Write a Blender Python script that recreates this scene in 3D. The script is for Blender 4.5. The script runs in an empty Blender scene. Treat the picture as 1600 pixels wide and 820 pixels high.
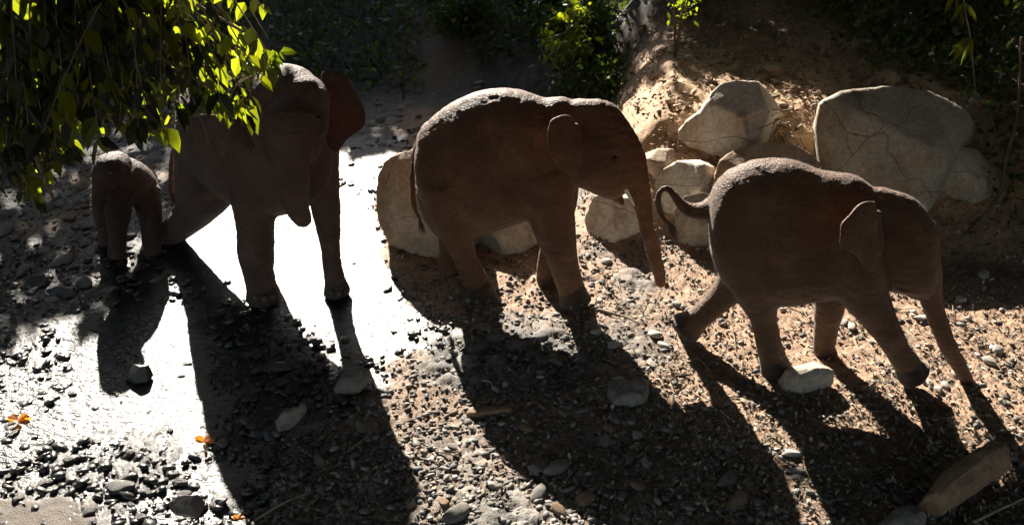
import bpy, bmesh, math, random
import numpy as np
from math import radians, sin, cos, tan, atan, pi
from mathutils import Vector
random.seed(7); rng = np.random.default_rng(7)
sc = bpy.context.scene

# ---------------------------------------------------------------- camera
FPX, HC = 1400.0, 4.3
PITCH = atan(760 / FPX)
cam = bpy.data.cameras.new('camera'); camo = bpy.data.objects.new('camera', cam)
sc.collection.objects.link(camo); sc.camera = camo
cam.sensor_width = 36; cam.lens = 36 * FPX / 1600; cam.clip_start = .05; cam.clip_end = 500
camo.location = (0, 0, HC); camo.rotation_euler = (pi / 2 - PITCH, 0, 0)

# ---------------------------------------------------------------- light
SUN_EL, SUN_AZ = radians(29.5), radians(-17.4)        # azimuth from +Y towards +X
SUN = np.array([sin(SUN_AZ) * cos(SUN_EL), cos(SUN_AZ) * cos(SUN_EL), sin(SUN_EL)])
w = bpy.data.worlds.new('World'); sc.world = w; w.use_nodes = True
nt = w.node_tree
for n in list(nt.nodes): nt.nodes.remove(n)
sky = nt.nodes.new('ShaderNodeTexSky'); sky.sky_type = 'NISHITA'; sky.sun_disc = False
sky.sun_elevation = SUN_EL; sky.sun_rotation = SUN_AZ
bg = nt.nodes.new('ShaderNodeBackground'); bg.inputs['Strength'].default_value = .09
wo = nt.nodes.new('ShaderNodeOutputWorld')
nt.links.new(sky.outputs[0], bg.inputs[0]); nt.links.new(bg.outputs[0], wo.inputs[0])
sl = bpy.data.lights.new('sun', 'SUN'); sl.energy = 5.0; sl.angle = radians(.53); sl.color = (1, .92, .80)
so = bpy.data.objects.new('sun', sl); sc.collection.objects.link(so)
so.rotation_euler = Vector(-SUN).to_track_quat('-Z', 'Y').to_euler()
sc.view_settings.view_transform = 'Standard'; sc.view_settings.look = 'None'
sc.view_settings.exposure = 2.05; sc.view_settings.gamma = 1
sc.view_settings.use_curve_mapping = False

# ---------------------------------------------------------------- helpers
FW = np.array([0, cos(PITCH), -sin(PITCH)]); UP = np.array([0, sin(PITCH), cos(PITCH)])
RT = np.array([1., 0, 0]); CP = np.array([0, 0, HC])
def ray(x, y): return FW + RT * (x - 800) / FPX + UP * (410 - y) / FPX
def G(x, y, z=0.):
    d = ray(x, y); return CP + d * (z - HC) / d[2]
def P(x, y, Y):
    d = ray(x, y); return CP + d * Y / d[1]
def PL(x, y, A, h):
    n = np.array([-sin(h), cos(h), 0]); d = ray(x, y); return CP + d * (np.dot(A - CP, n) / np.dot(d, n))
def rpx(p, r): return r * float(np.dot(np.asarray(p) - CP, FW)) / FPX   # pixels to metres at p

def link(o, parent=None):
    sc.collection.objects.link(o)
    if parent: o.parent = parent
    return o
def tag(o, label=None, cat=None, group=None, kind=None):
    if label: o['label'] = label
    if cat: o['category'] = cat
    if group: o['group'] = group
    if kind: o['kind'] = kind
    return o
def new_mesh(name, v, f, mat=None, smooth=True):
    m = bpy.data.meshes.new(name)
    v = np.asarray(v, dtype=np.float32)
    if isinstance(f, np.ndarray):
        k = f.shape[1]; m.vertices.add(len(v)); m.vertices.foreach_set('co', v.ravel())
        m.loops.add(f.size); m.loops.foreach_set('vertex_index', f.astype(np.int32).ravel())
        m.polygons.add(len(f)); m.polygons.foreach_set('loop_start', np.arange(0, f.size, k, dtype=np.int32))
        m.update(calc_edges=True); m.validate()
    else:
        m.from_pydata([tuple(map(float, q)) for q in v], [], [tuple(map(int, q)) for q in f]); m.update()
    if smooth: m.polygons.foreach_set('use_smooth', np.ones(len(m.polygons), dtype=bool))
    if mat: m.materials.append(mat)
    return m
def obj(name, v, f, mat, parent=None, smooth=True, origin=None):
    v = np.asarray(v, dtype=float)
    if origin is not None: v = v - np.asarray(origin)
    o = bpy.data.objects.new(name, new_mesh(name, v, f, mat, smooth))
    if origin is not None: o.location = tuple(map(float, origin))
    return link(o, parent)
def cols(mesh, name, arr):
    a = mesh.color_attributes.new(name, 'FLOAT_COLOR', 'POINT')
    c = np.ones((len(mesh.vertices), 4), dtype=np.float32); c[:, :arr.shape[1]] = arr
    a.data.foreach_set('color', c.ravel())
def empty(name, loc):
    o = bpy.data.objects.new(name, None); o.location = tuple(map(float, loc)); o.empty_display_size = .2
    return link(o)

def hash2(ix, iy, s):
    h = np.sin(ix * 127.1 + iy * 311.7 + s * 74.7) * 43758.5453
    return h - np.floor(h)
def vnoise(x, y, s=0):
    ix, iy = np.floor(x), np.floor(y); fx, fy = x - ix, y - iy
    fx = fx * fx * (3 - 2 * fx); fy = fy * fy * (3 - 2 * fy)
    a, b, c, d = hash2(ix, iy, s), hash2(ix + 1, iy, s), hash2(ix, iy + 1, s), hash2(ix + 1, iy + 1, s)
    return (a * (1 - fx) + b * fx) * (1 - fy) + (c * (1 - fx) + d * fx) * fy
def fbm(x, y, s=0, o=4):
    t = 0; amp = .5
    for k in range(o):
        t = t + amp * (vnoise(x * 2 ** k, y * 2 ** k, s + k) - .5); amp *= .5
    return t * 2
def n3(p, s, f):
    p = np.asarray(p) * f
    return (fbm(p[..., 0] + .37 * p[..., 2], p[..., 1] - .61 * p[..., 2], s, 3) +
            fbm(p[..., 2] + 5.2, p[..., 0] * .8 - p[..., 1] * .5, s + 9, 3)) * .5
def worley(x, y, s, cell):
    """distance to nearest jittered point, second distance, id hash"""
    X, Y = x / cell, y / cell; ix, iy = np.floor(X), np.floor(Y)
    d1 = np.full(X.shape, 9.); d2 = d1.copy(); idh = np.zeros(X.shape)
    for a in (-1, 0, 1):
        for b in (-1, 0, 1):
            jx, jy = ix + a, iy + b
            cx = jx + .1 + .8 * hash2(jx, jy, s); cy = jy + .1 + .8 * hash2(jx, jy, s + 3.3)
            an = hash2(jx, jy, s + 7.1) * 3.14; dx, dy = X - cx, Y - cy
            u = dx * np.cos(an) + dy * np.sin(an); v = -dx * np.sin(an) + dy * np.cos(an)
            d = np.sqrt((u * .8) ** 2 + (v * 1.35) ** 2); hid = hash2(jx, jy, s + 11.9)
            m = d < d1; d2 = np.where(m, d1, np.minimum(d2, d)); idh = np.where(m, hid, idh); d1 = np.where(m, d, d1)
    return d1, d2, idh
def sst(a, b, x):
    t = np.clip((x - a) / (b - a), 0, 1); return t * t * (3 - 2 * t)

# ---------------------------------------------------------------- materials
def mat(name):
    m = bpy.data.materials.new(name); m.use_nodes = True
    nt = m.node_tree; b = nt.nodes['Principled BSDF']
    return m, nt, b
def N(nt, t, **k):
    n = nt.nodes.new(t)
    for a, v in k.items():
        if a in n.inputs: n.inputs[a].default_value = v
        else: setattr(n, a, v)
    return n
def ramp(nt, src, stops):
    r = nt.nodes.new('ShaderNodeValToRGB'); e = r.color_ramp.elements
    while len(e) > 1: e.remove(e[-1])
    e[0].position = stops[0][0]; e[0].color = (*stops[0][1], 1)
    for p, c in stops[1:]:
        q = e.new(p); q.color = (*c, 1)
    nt.links.new(src, r.inputs[0]); return r.outputs[0]
def noise(nt, scale, detail=4, co='Object', rough=.6, vec=None, stretch=None):
    tc = nt.nodes.new('ShaderNodeTexCoord'); src = vec or tc.outputs[co]
    if stretch:
        mp = nt.nodes.new('ShaderNodeMapping'); mp.inputs['Scale'].default_value = stretch
        nt.links.new(src, mp.inputs[0]); src = mp.outputs[0]
    n = N(nt, 'ShaderNodeTexNoise', Scale=scale, Detail=detail, Roughness=rough); nt.links.new(src, n.inputs['Vector'])
    return n.outputs['Fac']
def bump(nt, b, h, dist, strength=1, prev=None):
    n = N(nt, 'ShaderNodeBump', Strength=strength, Distance=dist); nt.links.new(h, n.inputs['Height'])
    if prev: nt.links.new(prev, n.inputs['Normal'])
    nt.links.new(n.outputs[0], b.inputs['Normal']); return n.outputs[0]
def mix(nt, fac, a, b, mode='MIX'):
    n = nt.nodes.new('ShaderNodeMix'); n.data_type = 'RGBA'; n.blend_type = mode
    for s, i in ((fac, 0), (a, 6), (b, 7)):
        if hasattr(s, 'links') or hasattr(s, 'is_linked'): nt.links.new(s, n.inputs[i])
        elif i == 0: n.inputs[0].default_value = s
        else: n.inputs[i].default_value = (*s, 1)
    return n.outputs[2]

def mat_ground():
    m, nt, b = mat('gravel_ground')
    at = N(nt, 'ShaderNodeVertexColor', layer_name='tone'); aw = N(nt, 'ShaderNodeVertexColor', layer_name='wet')
    f = noise(nt, 60, 5); c = ramp(nt, f, [(.3, (.55, .55, .55)), (.7, (1.25, 1.25, 1.25))])
    col = mix(nt, 1., at.outputs[0], c, 'MULTIPLY')
    sx = nt.nodes.new('ShaderNodeSeparateColor'); nt.links.new(aw.outputs[0], sx.inputs[0])
    dark = mix(nt, 1., col, (.20, .20, .22), 'MULTIPLY')
    nt.links.new(mix(nt, sx.outputs[0], col, dark), b.inputs['Base Color'])
    mr = N(nt, 'ShaderNodeMapRange'); nt.links.new(sx.outputs[0], mr.inputs[0])
    mr.inputs['To Min'].default_value = .85; mr.inputs['To Max'].default_value = .30
    nt.links.new(mr.outputs[0], b.inputs['Roughness']); b.inputs['Specular IOR Level'].default_value = .45
    bump(nt, b, noise(nt, 90, 6), .012, .8)
    return m
def mat_stone(name, c1, c2, scale=6, rough=.85, crack=True, bd=.02):
    m, nt, b = mat(name)
    f = noise(nt, scale, 7, rough=.65); col = ramp(nt, f, [(.3, c1), (.7, c2)])
    f2 = noise(nt, scale * 9, 4); col = mix(nt, 1., col, ramp(nt, f2, [(.3, (.72, .70, .68)), (.7, (1.18, 1.18, 1.18))]), 'MULTIPLY')
    st = noise(nt, scale * .45, 6, rough=.7, stretch=(1, 1, .5)); col = mix(nt, 1., col, ramp(nt, st, [(.34, (.70, .58, .45)), (.48, (1, 1, 1)), (.64, (1.1, 1.08, 1.05))]), 'MULTIPLY')
    if crack:
        tc = nt.nodes.new('ShaderNodeTexCoord')
        nz = N(nt, 'ShaderNodeTexNoise', Scale=.9, Detail=2.); nt.links.new(tc.outputs['Object'], nz.inputs['Vector'])
        ad = N(nt, 'ShaderNodeVectorMath', operation='ADD'); nt.links.new(tc.outputs['Object'], ad.inputs[0]); nt.links.new(nz.outputs['Color'], ad.inputs[1])
        v = N(nt, 'ShaderNodeTexVoronoi', feature='DISTANCE_TO_EDGE', Scale=.8); nt.links.new(ad.outputs[0], v.inputs['Vector'])
        cr = ramp(nt, v.outputs['Distance'], [(.0, (.3, .27, .22)), (.007, (1, 1, 1))])
        col = mix(nt, .45, col, cr, 'MULTIPLY')
        pb = bump(nt, b, cr, .02, .6)
        bump(nt, b, noise(nt, scale * 4, 8, rough=.7), bd, .9, pb)
    else:
        bump(nt, b, noise(nt, scale * 4, 8, rough=.7), bd, .9)
    nt.links.new(col, b.inputs['Base Color']); b.inputs['Roughness'].default_value = rough
    return m
def mat_skin(name, c1, c2, dusty, hair=.25):
    m, nt, b = mat(name)
    col = ramp(nt, noise(nt, 2.2, 6), [(.32, c1), (.68, c2)])
    col = mix(nt, 1., col, ramp(nt, noise(nt, 38, 5), [(.3, (.75, .75, .75)), (.7, (1.2, 1.2, 1.2))]), 'MULTIPLY')
    # dried dust in blotches
    dm = ramp(nt, noise(nt, 3.4, 8, rough=.72), [(.50, (0, 0, 0)), (.66, (.55, .55, .55))])
    col = mix(nt, dm, col, tuple(min(1, c_ * 1.6 + .015) for c_ in c2))
    # damp mud on the feet, a tide line that belongs to the skin
    vm = N(nt, 'ShaderNodeVertexColor', layer_name='mud'); sp = nt.nodes.new('ShaderNodeSeparateColor'); nt.links.new(vm.outputs[0], sp.inputs[0])
    col = mix(nt, sp.outputs[0], col, dusty)
    nt.links.new(col, b.inputs['Base Color']); b.inputs['Roughness'].default_value = .62
    b.inputs['Specular IOR Level'].default_value = .35
    b.inputs['Sheen Weight'].default_value = hair; b.inputs['Sheen Roughness'].default_value = .4
    tc = nt.nodes.new('ShaderNodeTexCoord')
    v = N(nt, 'ShaderNodeTexVoronoi', feature='DISTANCE_TO_EDGE', Scale=42.)
    mp = N(nt, 'ShaderNodeMapping'); mp.inputs['Scale'].default_value = (.7, .7, 1.5)
    nz = N(nt, 'ShaderNodeTexNoise', Scale=14., Detail=3.); nt.links.new(tc.outputs['Object'], nz.inputs['Vector'])
    sc_ = N(nt, 'ShaderNodeVectorMath', operation='SCALE'); nt.links.new(nz.outputs['Color'], sc_.inputs[0]); sc_.inputs['Scale'].default_value = .06
    ad2 = N(nt, 'ShaderNodeVectorMath', operation='ADD'); nt.links.new(tc.outputs['Object'], ad2.inputs[0]); nt.links.new(sc_.outputs[0], ad2.inputs[1])
    nt.links.new(ad2.outputs[0], mp.inputs[0]); nt.links.new(mp.outputs[0], v.inputs['Vector'])
    p1 = bump(nt, b, v.outputs['Distance'], .014, .7)
    p2 = bump(nt, b, noise(nt, 8, 7, rough=.7, stretch=(.8, .8, 1.4)), .04, .5, p1)
    bump(nt, b, noise(nt, 70, 4), .004, .6, p2)
    return m
def mat_leaf(name, c1, c2, trans=.5, rough=.45, glow=(3.6, 3.3, .9)):
    m, nt, b = mat(name)
    col = ramp(nt, noise(nt, 1.7, 3), [(.35, c1), (.65, c2)])
    nt.links.new(col, b.inputs['Base Color']); b.inputs['Roughness'].default_value = rough
    t = nt.nodes.new('ShaderNodeBsdfTranslucent')
    bright = mix(nt, 1., col, glow, 'MULTIPLY'); nt.links.new(bright, t.inputs[0])
    ms = nt.nodes.new('ShaderNodeMixShader'); ms.inputs[0].default_value = trans
    out = nt.nodes['Material Output']
    nt.links.new(b.outputs[0], ms.inputs[1]); nt.links.new(t.outputs[0], ms.inputs[2]); nt.links.new(ms.outputs[0], out.inputs[0])
    return m
def mat_plain(name, c1, c2, scale=20, rough=.8, bd=.004, stretch=None, spec=.3):
    m, nt, b = mat(name)
    nt.links.new(ramp(nt, noise(nt, scale, 5, stretch=stretch), [(.3, c1), (.7, c2)]), b.inputs['Base Color'])
    b.inputs['Roughness'].default_value = rough; b.inputs['Specular IOR Level'].default_value = spec
    bump(nt, b, noise(nt, scale * 2, 5, stretch=stretch), bd, .8)
    return m
def mat_vc(name, rough=.85, spec=.3, trans=0):
    m, nt, b = mat(name)
    at = N(nt, 'ShaderNodeVertexColor', layer_name='tone')
    col = mix(nt, 1., at.outputs[0], ramp(nt, noise(nt, 80, 4), [(.3, (.7, .7, .7)), (.7, (1.2, 1.2, 1.2))]), 'MULTIPLY')
    nt.links.new(col, b.inputs['Base Color']); b.inputs['Roughness'].default_value = rough
    b.inputs['Specular IOR Level'].default_value = spec
    bump(nt, b, noise(nt, 120, 4), .004, .7)
    return m
def mat_water():
    m, nt, b = mat('stream_water')
    b.inputs['Base Color'].default_value = (.012, .014, .014, 1)
    b.inputs['Roughness'].default_value = WATER_ROUGH; b.inputs['IOR'].default_value = 1.33
    b.inputs['Specular IOR Level'].default_value = .9
    p = bump(nt, b, noise(nt, 9, 4, stretch=(1, 1.9, 1)), .032, .8)
    bump(nt, b, noise(nt, 42, 3, stretch=(1, 1.7, 1)), .007, .7, p)
    return m
WATER_ROUGH = .33
M_ground = mat_ground(); M_water = mat_water()
M_boulder = mat_stone('pale_boulder_stone', (.44, .40, .34), (.66, .61, .53), 3)
M_boulder_tan = mat_stone('tan_boulder_stone', (.36, .27, .19), (.52, .41, .31), 3)
M_boulder_grey = mat_stone('grey_boulder_stone', (.28, .25, .20), (.46, .42, .35), 3)
M_stone = mat_stone('grey_loose_stone', (.12, .11, .10), (.25, .23, .21), 14, crack=False, bd=.006)
M_wetstone = mat_stone('wet_dark_stone', (.03, .03, .03), (.08, .075, .07), 14, .28, False, .006)
M_pale = mat_stone('pale_loose_stone', (.30, .28, .25), (.48, .45, .41), 12, crack=False, bd=.006)
M_brownstone = mat_stone('brown_loose_stone', (.16, .10, .06), (.28, .19, .12), 8, crack=False, bd=.01)
M_skin_a = mat_skin('mother_skin', (.062, .034, .025), (.108, .062, .046), (.045, .034, .028), .10)
M_skin_b = mat_skin('adult_skin', (.072, .029, .012), (.140, .062, .028), (.022, .014, .010), .10)
M_skin_c = mat_skin('young_skin', (.060, .026, .010), (.115, .053, .024), (.016, .009, .006), .2)
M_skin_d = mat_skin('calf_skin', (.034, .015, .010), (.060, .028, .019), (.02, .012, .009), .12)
EARS = {}
def ear_mat(base):
    """same skin, thin enough for the sun to glow red through it"""
    if base.name in EARS: return EARS[base.name]
    m = base.copy(); m.name = base.name + '_ear'; nt = m.node_tree; out = nt.nodes['Material Output']; b = nt.nodes['Principled BSDF']
    t = nt.nodes.new('ShaderNodeBsdfTranslucent'); t.inputs[0].default_value = (.11, .022, .013, 1)
    ms = nt.nodes.new('ShaderNodeMixShader'); ms.inputs[0].default_value = .28
    nt.links.new(b.outputs[0], ms.inputs[1]); nt.links.new(t.outputs[0], ms.inputs[2]); nt.links.new(ms.outputs[0], out.inputs[0])
    EARS[base.name] = m; return m
M_tusk = mat_plain('ivory', (.62, .56, .44), (.75, .70, .60), 30, .4, .001)
M_eye = mat_plain('dark_eye', (.01, .007, .005), (.02, .012, .008), 30, .08, .0002, spec=.6)
M_hair = mat_plain('elephant_hair', (.05, .03, .02), (.09, .06, .04), 30, .6, .001)
M_nail = mat_plain('toenail_horn', (.07, .05, .04), (.13, .10, .08), 30, .5, .001)
M_leaf_bright = mat_leaf('overhanging_leaf', (.020, .034, .006), (.045, .060, .009), .5, glow=(10, 8.2, 1.5))
M_leaf_shade = mat_leaf('shade_dark_leaf', (.010, .017, .005), (.022, .032, .008), .15, glow=(3, 2.5, .8))  # darker, duller copy of overhanging_leaf: shade inside the mass put into its colour
M_leaf_dark = mat_leaf('forest_leaf', (.018, .035, .012), (.045, .075, .022), .35)
M_leaf_cover = mat_leaf('ground_cover_leaf', (.025, .045, .018), (.06, .085, .035), .3)
M_bark = mat_plain('bark', (.05, .038, .028), (.13, .10, .075), 14, .9, .02, (1, 1, .25))
M_twig = mat_plain('dry_twig', (.16, .12, .08), (.34, .28, .21), 30, .8, .003)
M_leaf_dry = mat_leaf('dry_leaf', (.30, .11, .03), (.42, .18, .05), .4)
M_litter = mat_vc('leaf_litter'); M_pebbles = mat_vc('pebbles', .75, .35); M_wetpebbles = mat_vc('wet_pebbles', .3, .5)

# ---------------------------------------------------------------- terrain
WET = np.array([G(*q)[:2] for q in [(-900, 1400), (330, 900), (395, 800), (445, 700), (500, 630), (600, 585), (700, 515),
      (655, 470), (628, 440), (600, 400), (585, 330), (590, 290), (650, 240), (640, 205), (560, 215), (430, 230), (250, 330), (-100, 400), (-1500, 420)]])
def poly_sd(x, y, poly):
    """signed distance, positive inside"""
    x = np.asarray(x, float); y = np.asarray(y, float)
    d = np.full(x.shape, 1e9); ins = np.zeros(x.shape, bool); n = len(poly)
    for i in range(n):
        a, b = poly[i], poly[(i + 1) % n]; e = b - a; px_, py_ = x - a[0], y - a[1]
        t = np.clip((px_ * e[0] + py_ * e[1]) / (e @ e), 0, 1)
        d = np.minimum(d, (px_ - e[0] * t) ** 2 + (py_ - e[1] * t) ** 2)
        c = ((a[1] > y) != (b[1] > y)) & (x < (b[0] - a[0]) * (y - a[1]) / (b[1] - a[1] + 1e-12) + a[0])
        ins ^= c
    return np.where(ins, 1, -1) * np.sqrt(d)
POOL = np.array([G(*q)[:2] for q in [(255, 400), (300, 330), (360, 300), (500, 290), (560, 292), (592, 320), (600, 370), (625, 430), (650, 500),
      (610, 560), (520, 520), (400, 480), (300, 450)]])
POOL2 = np.array([G(*q)[:2] for q in [(90, 500), (270, 470), (315, 500), (330, 700), (380, 720), (370, 790), (320, 760), (270, 700), (150, 680), (40, 700), (0, 660), (100, 640), (120, 560)]])
def wetness(x, y): return sst(-.18, .18, poly_sd(x, y, WET) + .25 * fbm(x * 2.1, y * 2.1, 50))
def hills(x, y):
    x = np.asarray(x, float); y = np.asarray(y, float)
    wob = .5 * fbm(x * .5, y * .5, 20)
    bank = sst(.5, 1.7, x + wob * .5 - .12 * (y - 9)) * sst(7.9, 10.2, y + wob * .6) * 1.02
    bank = bank + sst(10, 14, y) * sst(1, 4, x) * .5
    hill = np.maximum(0, y - 13.2 + .12 * x + wob) * .30
    hill = hill + np.maximum(0, y - 22) * .25
    right = sst(5.2, 8.5, x - .15 * (y - 8)) * sst(4, 8, y) * 1.6 + np.maximum(0, x - 8) * .25
    left = np.maximum(0, -x - 7.5) * .25 * sst(3, 8, y)
    return bank + hill + right + left
def base(x, y):
    h = hills(x, y) + .05 * fbm(x * .9, y * .9, 3) + .012 * fbm(x * 4, y * 4, 6)
    W = wetness(x, y)
    rag = .22 * fbm(x * 4, y * 4, 33) + .12 * fbm(x * 13, y * 13, 34)
    pool = sst(-.1, .2, poly_sd(x, y, POOL) + rag) * .026 + sst(-.1, .15, poly_sd(x, y, POOL2) + rag * 1.5) * .016
    hw = .045 * fbm(x * 1.4, y * 1.4, 30) * .35 - .030 + .03 * fbm(x * 5, y * 5, 31) - pool
    return h * (1 - W) + (hw + hills(x, y)) * W, W
def hz(x, y): return float(base(np.array([x]), np.array([y]))[0][0])

t_in = np.linspace(-.86, .86, 820); t_out = .86 + np.cumsum(np.geomspace(.01, 6, 30))
T = np.concatenate([-t_out[::-1], t_in, t_out])
Yr = np.concatenate([[-60, -40, -25, -15, -8, -4, -1, 1, 2, 2.6], np.geomspace(3.0, 17, 500), np.geomspace(17.4, 110, 40)])
S = np.maximum(Yr, 3.0)
gx = S[:, None] * T[None, :]; gy = np.repeat(Yr[:, None], len(T), 1)
h, Wt = base(gx, gy)
d1, d2, id1 = worley(gx, gy, 1, .075)
e1, e2, id2 = worley(gx + 7, gy, 2, .17)
f1, f2, id3 = worley(gx, gy + 3, 4, .035)
near = (gy < 18) & (gy > 2)
gravel = sst(.35, .65, vnoise(gx * 1.1, gy * 1.1, 41) + .25 * (1 - sst(0, 1.2, gx - 1.2)))     # share of larger gravel
dome = lambda d, r: np.sqrt(np.clip(1 - (d / r) ** 2, 0, 1))
DRT = sst(-.25, .35, fbm(gx * .8, gy * .8, 70) + .6 * sst(-.2, 1.8, gx - .25 * (gy - 6)) + .3 * sst(.15, .6, hills(gx, gy)))
b1 = dome(d1, .62) * (id1 * .6 + .4) * .016 * (1 - .7 * DRT)
b2 = dome(e1, .6) * (id2 > .55) * .034 * (1 - .9 * DRT)
b3 = dome(f1, .62) * .007
micro = b3 + np.maximum(b1 * (id1 > .3) * (.35 + .65 * gravel), b2 * gravel * (1 - .3 * Wt))
z = h + np.where(near, micro, 0) + np.where(near, .009 * fbm(gx * 22, gy * 22, 60) + .012 * fbm(gx * 9, gy * 9, 61) + (.07 * fbm(gx * 3, gy * 3, 62) + .03 * abs(fbm(gx * 8, gy * 8, 63))) * sst(.1, .6, hills(gx, gy)), 0)
tone_id = np.where((b2 * gravel > b1) & (b2 * gravel > .004), id2, np.where((b1 > .004) & (id1 > .3), id1 * .5 + .5 * hash2(np.floor(id1 * 997), np.floor(id1 * 91), 2), id3))
grey = np.stack([.045 + .18 * tone_id ** 1.6] * 3, -1) * np.array([1.0, .96, .90])
soil = np.stack([.27 + .14 * id3, .165 + .10 * id3, .10 + .07 * id3], -1)
dirtm = (.45 + .55 * sst(4.4, 6.4, gy + .4 * gx))[..., None] * sst(-.25, .35, fbm(gx * .8, gy * .8, 70) + .6 * sst(-.2, 1.8, gx - .25 * (gy - 6)) + .3 * sst(.15, .6, hills(gx, gy)))[..., None]
stone_here = ((b1 > .006) & (id1 > .55))[..., None]
tone = grey * (1 - dirtm * np.where(stone_here, .35, .92)) + soil * (dirtm * np.where(stone_here, .35, .92))
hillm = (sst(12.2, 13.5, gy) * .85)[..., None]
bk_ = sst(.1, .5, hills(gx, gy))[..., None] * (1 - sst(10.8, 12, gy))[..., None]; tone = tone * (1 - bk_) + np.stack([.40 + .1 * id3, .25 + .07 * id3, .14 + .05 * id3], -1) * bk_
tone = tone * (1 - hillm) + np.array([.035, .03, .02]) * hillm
nr, nc = gx.shape
ii = np.arange(nr * nc).reshape(nr, nc)
F = np.stack([ii[:-1, :-1], ii[:-1, 1:], ii[1:, 1:], ii[1:, :-1]], -1).reshape(-1, 4)
pth = (sst(.55, .3, abs(gx + 1.0 + .15 * np.sin(gy * .9))) * sst(12.5, 14, gy))[..., None]
tone = tone * (1 - pth) + np.array([.12, .09, .065]) * pth
silt = sst(.0, .08, .42 - np.hypot((gx - G(30, 820)[0]) * .75, (gy - G(30, 820)[1]) * 1.3) + .20 * fbm(gx * 5, gy * 5, 37) + .08 * fbm(gx * 16, gy * 16, 39))
z = z * (1 - silt) + silt * (.012 + .006 * fbm(gx * 14, gy * 22, 38)); Wt = Wt * (1 - silt * .55)
tone = tone * (1 - silt[..., None]) + silt[..., None] * np.array([.075, .038, .013])
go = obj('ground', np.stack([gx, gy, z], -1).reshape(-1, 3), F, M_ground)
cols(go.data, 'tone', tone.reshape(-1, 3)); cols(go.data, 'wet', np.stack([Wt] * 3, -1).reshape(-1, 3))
tag(go, kind='structure')
# water: flat sheet lying in the channel
wx = np.linspace(-14, 2.2, 60); wy = np.linspace(1.5, 13.6, 60); WX, WY = np.meshgrid(wx, wy)
WXo = WX; wi = np.arange(3600).reshape(60, 60)
WF = np.stack([wi[:-1, :-1], wi[:-1, 1:], wi[1:, 1:], wi[1:, :-1]], -1).reshape(-1, 4)
cen = np.stack([WX, WY], -1).reshape(-1, 2)[WF].mean(1)
WF = WF[poly_sd(cen[:, 0], cen[:, 1], WET) > -.35]
WATER_Z = -.018
wo_ = obj('water', np.stack([WX, WY, np.full_like(WX, WATER_Z)], -1).reshape(-1, 3), WF, M_water)
tag(wo_, kind='structure')

# ---------------------------------------------------------------- shape builders
def ico(sub=1):
    bm = bmesh.new(); bmesh.ops.create_icosphere(bm, subdivisions=sub, radius=1); v = np.array([q.co[:] for q in bm.verts]); f = np.array([[x.index for x in q.verts] for q in bm.faces]); bm.free(); return v, f
def catmull(pts, k):
    pts = np.asarray(pts, float); n = len(pts); out = []
    for i in range(n - 1):
        p0 = pts[i - 1] if i else 2 * pts[0] - pts[1]; p1, p2 = pts[i], pts[i + 1]
        p3 = pts[i + 2] if i + 2 < n else 2 * pts[-1] - pts[-2]
        for j in range(k):
            t = j / k
            out.append(.5 * (2 * p1 + (p2 - p0) * t + (2 * p0 - 5 * p1 + 4 * p2 - p3) * t * t + (3 * p1 - p0 - 3 * p2 + p3) * t ** 3))
    out.append(pts[-1]); return np.array(out)
def loft(rings, close=True):
    rings = np.asarray(rings); n, s, _ = rings.shape; v = rings.reshape(-1, 3).tolist(); f = []
    for i in range(n - 1):
        for j in range(s):
            a, b = i * s + j, i * s + (j + 1) % s; f.append((a, b, b + s, a + s))
    if close:
        for i, rev in ((0, True), (n - 1, False)):
            c = len(v); v.append(rings[i].mean(0).tolist())
            for j in range(s):
                a, b = i * s + j, i * s + (j + 1) % s; f.append((b, a, c) if rev else (a, b, c))
    return v, f
def tube(pts, rad, seg=14, k=4, cap=True, flat=1.0):
    q = catmull(np.column_stack([pts, rad]), k); p, r = q[:, :3], np.maximum(q[:, 3], 1e-4)
    if cap:       # rounded ends
        d0 = (p[0] - p[1]); d0 /= np.linalg.norm(d0) + 1e-9; d1_ = (p[-1] - p[-2]); d1_ /= np.linalg.norm(d1_) + 1e-9
        a = [(p[0] + d0 * r[0] * flat * sin(u), r[0] * cos(u)) for u in (1.45, 1.1, .75, .4)]
        b = [(p[-1] + d1_ * r[-1] * flat * sin(u), r[-1] * cos(u)) for u in (.4, .75, 1.1, 1.45)]
        p = np.array([x[0] for x in a] + list(p) + [x[0] for x in b]); r = np.array([x[1] for x in a] + list(r) + [x[1] for x in b])
    tan_ = np.gradient(p, axis=0); tan_ /= np.linalg.norm(tan_, axis=1)[:, None] + 1e-9
    ref = np.array([0, 0, 1.]) if abs(tan_[0][2]) < .8 else np.array([0, 1., 0]); rings = []
    u = np.cross(tan_[0], ref); u /= np.linalg.norm(u)
    for i in range(len(p)):
        u = u - tan_[i] * (u @ tan_[i]); u /= np.linalg.norm(u) + 1e-9; v = np.cross(tan_[i], u)
        a = np.linspace(0, 2 * pi, seg, endpoint=False)
        rings.append(p[i] + r[i] * (np.cos(a)[:, None] * u + np.sin(a)[:, None] * v))
    return loft(rings)
def merge(parts):
    V, Fc = [], []
    for v, f in parts:
        o = len(V); V += [tuple(q) for q in v]; Fc += [tuple(i + o for i in q) for q in f]
    return V, Fc
def sections(secs, latdir, k=4, seg=28, ex=2.25):
    """secs: (top xyz, bottom xyz, half width)"""
    q = catmull(np.array([list(t) + list(b) + [w_] for t, b, w_ in secs]), k); rings = []
    a = np.linspace(0, 2 * pi, seg, endpoint=False); ca, sa = np.cos(a), np.sin(a)
    ca = np.sign(ca) * np.abs(ca) ** (2 / ex); sa = np.sign(sa) * np.abs(sa) ** (2 / ex)
    for r in q:
        c = (r[:3] + r[3:6]) / 2; hv = (r[:3] - r[3:6]) / 2
        wd = r[6] * (1 - .10 * sa - .24 * np.maximum(0, sa) ** 2)            # narrower towards the spine
        rings.append(c + np.outer(sa, hv) + np.outer(ca * wd, latdir))
    return loft(rings)
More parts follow.
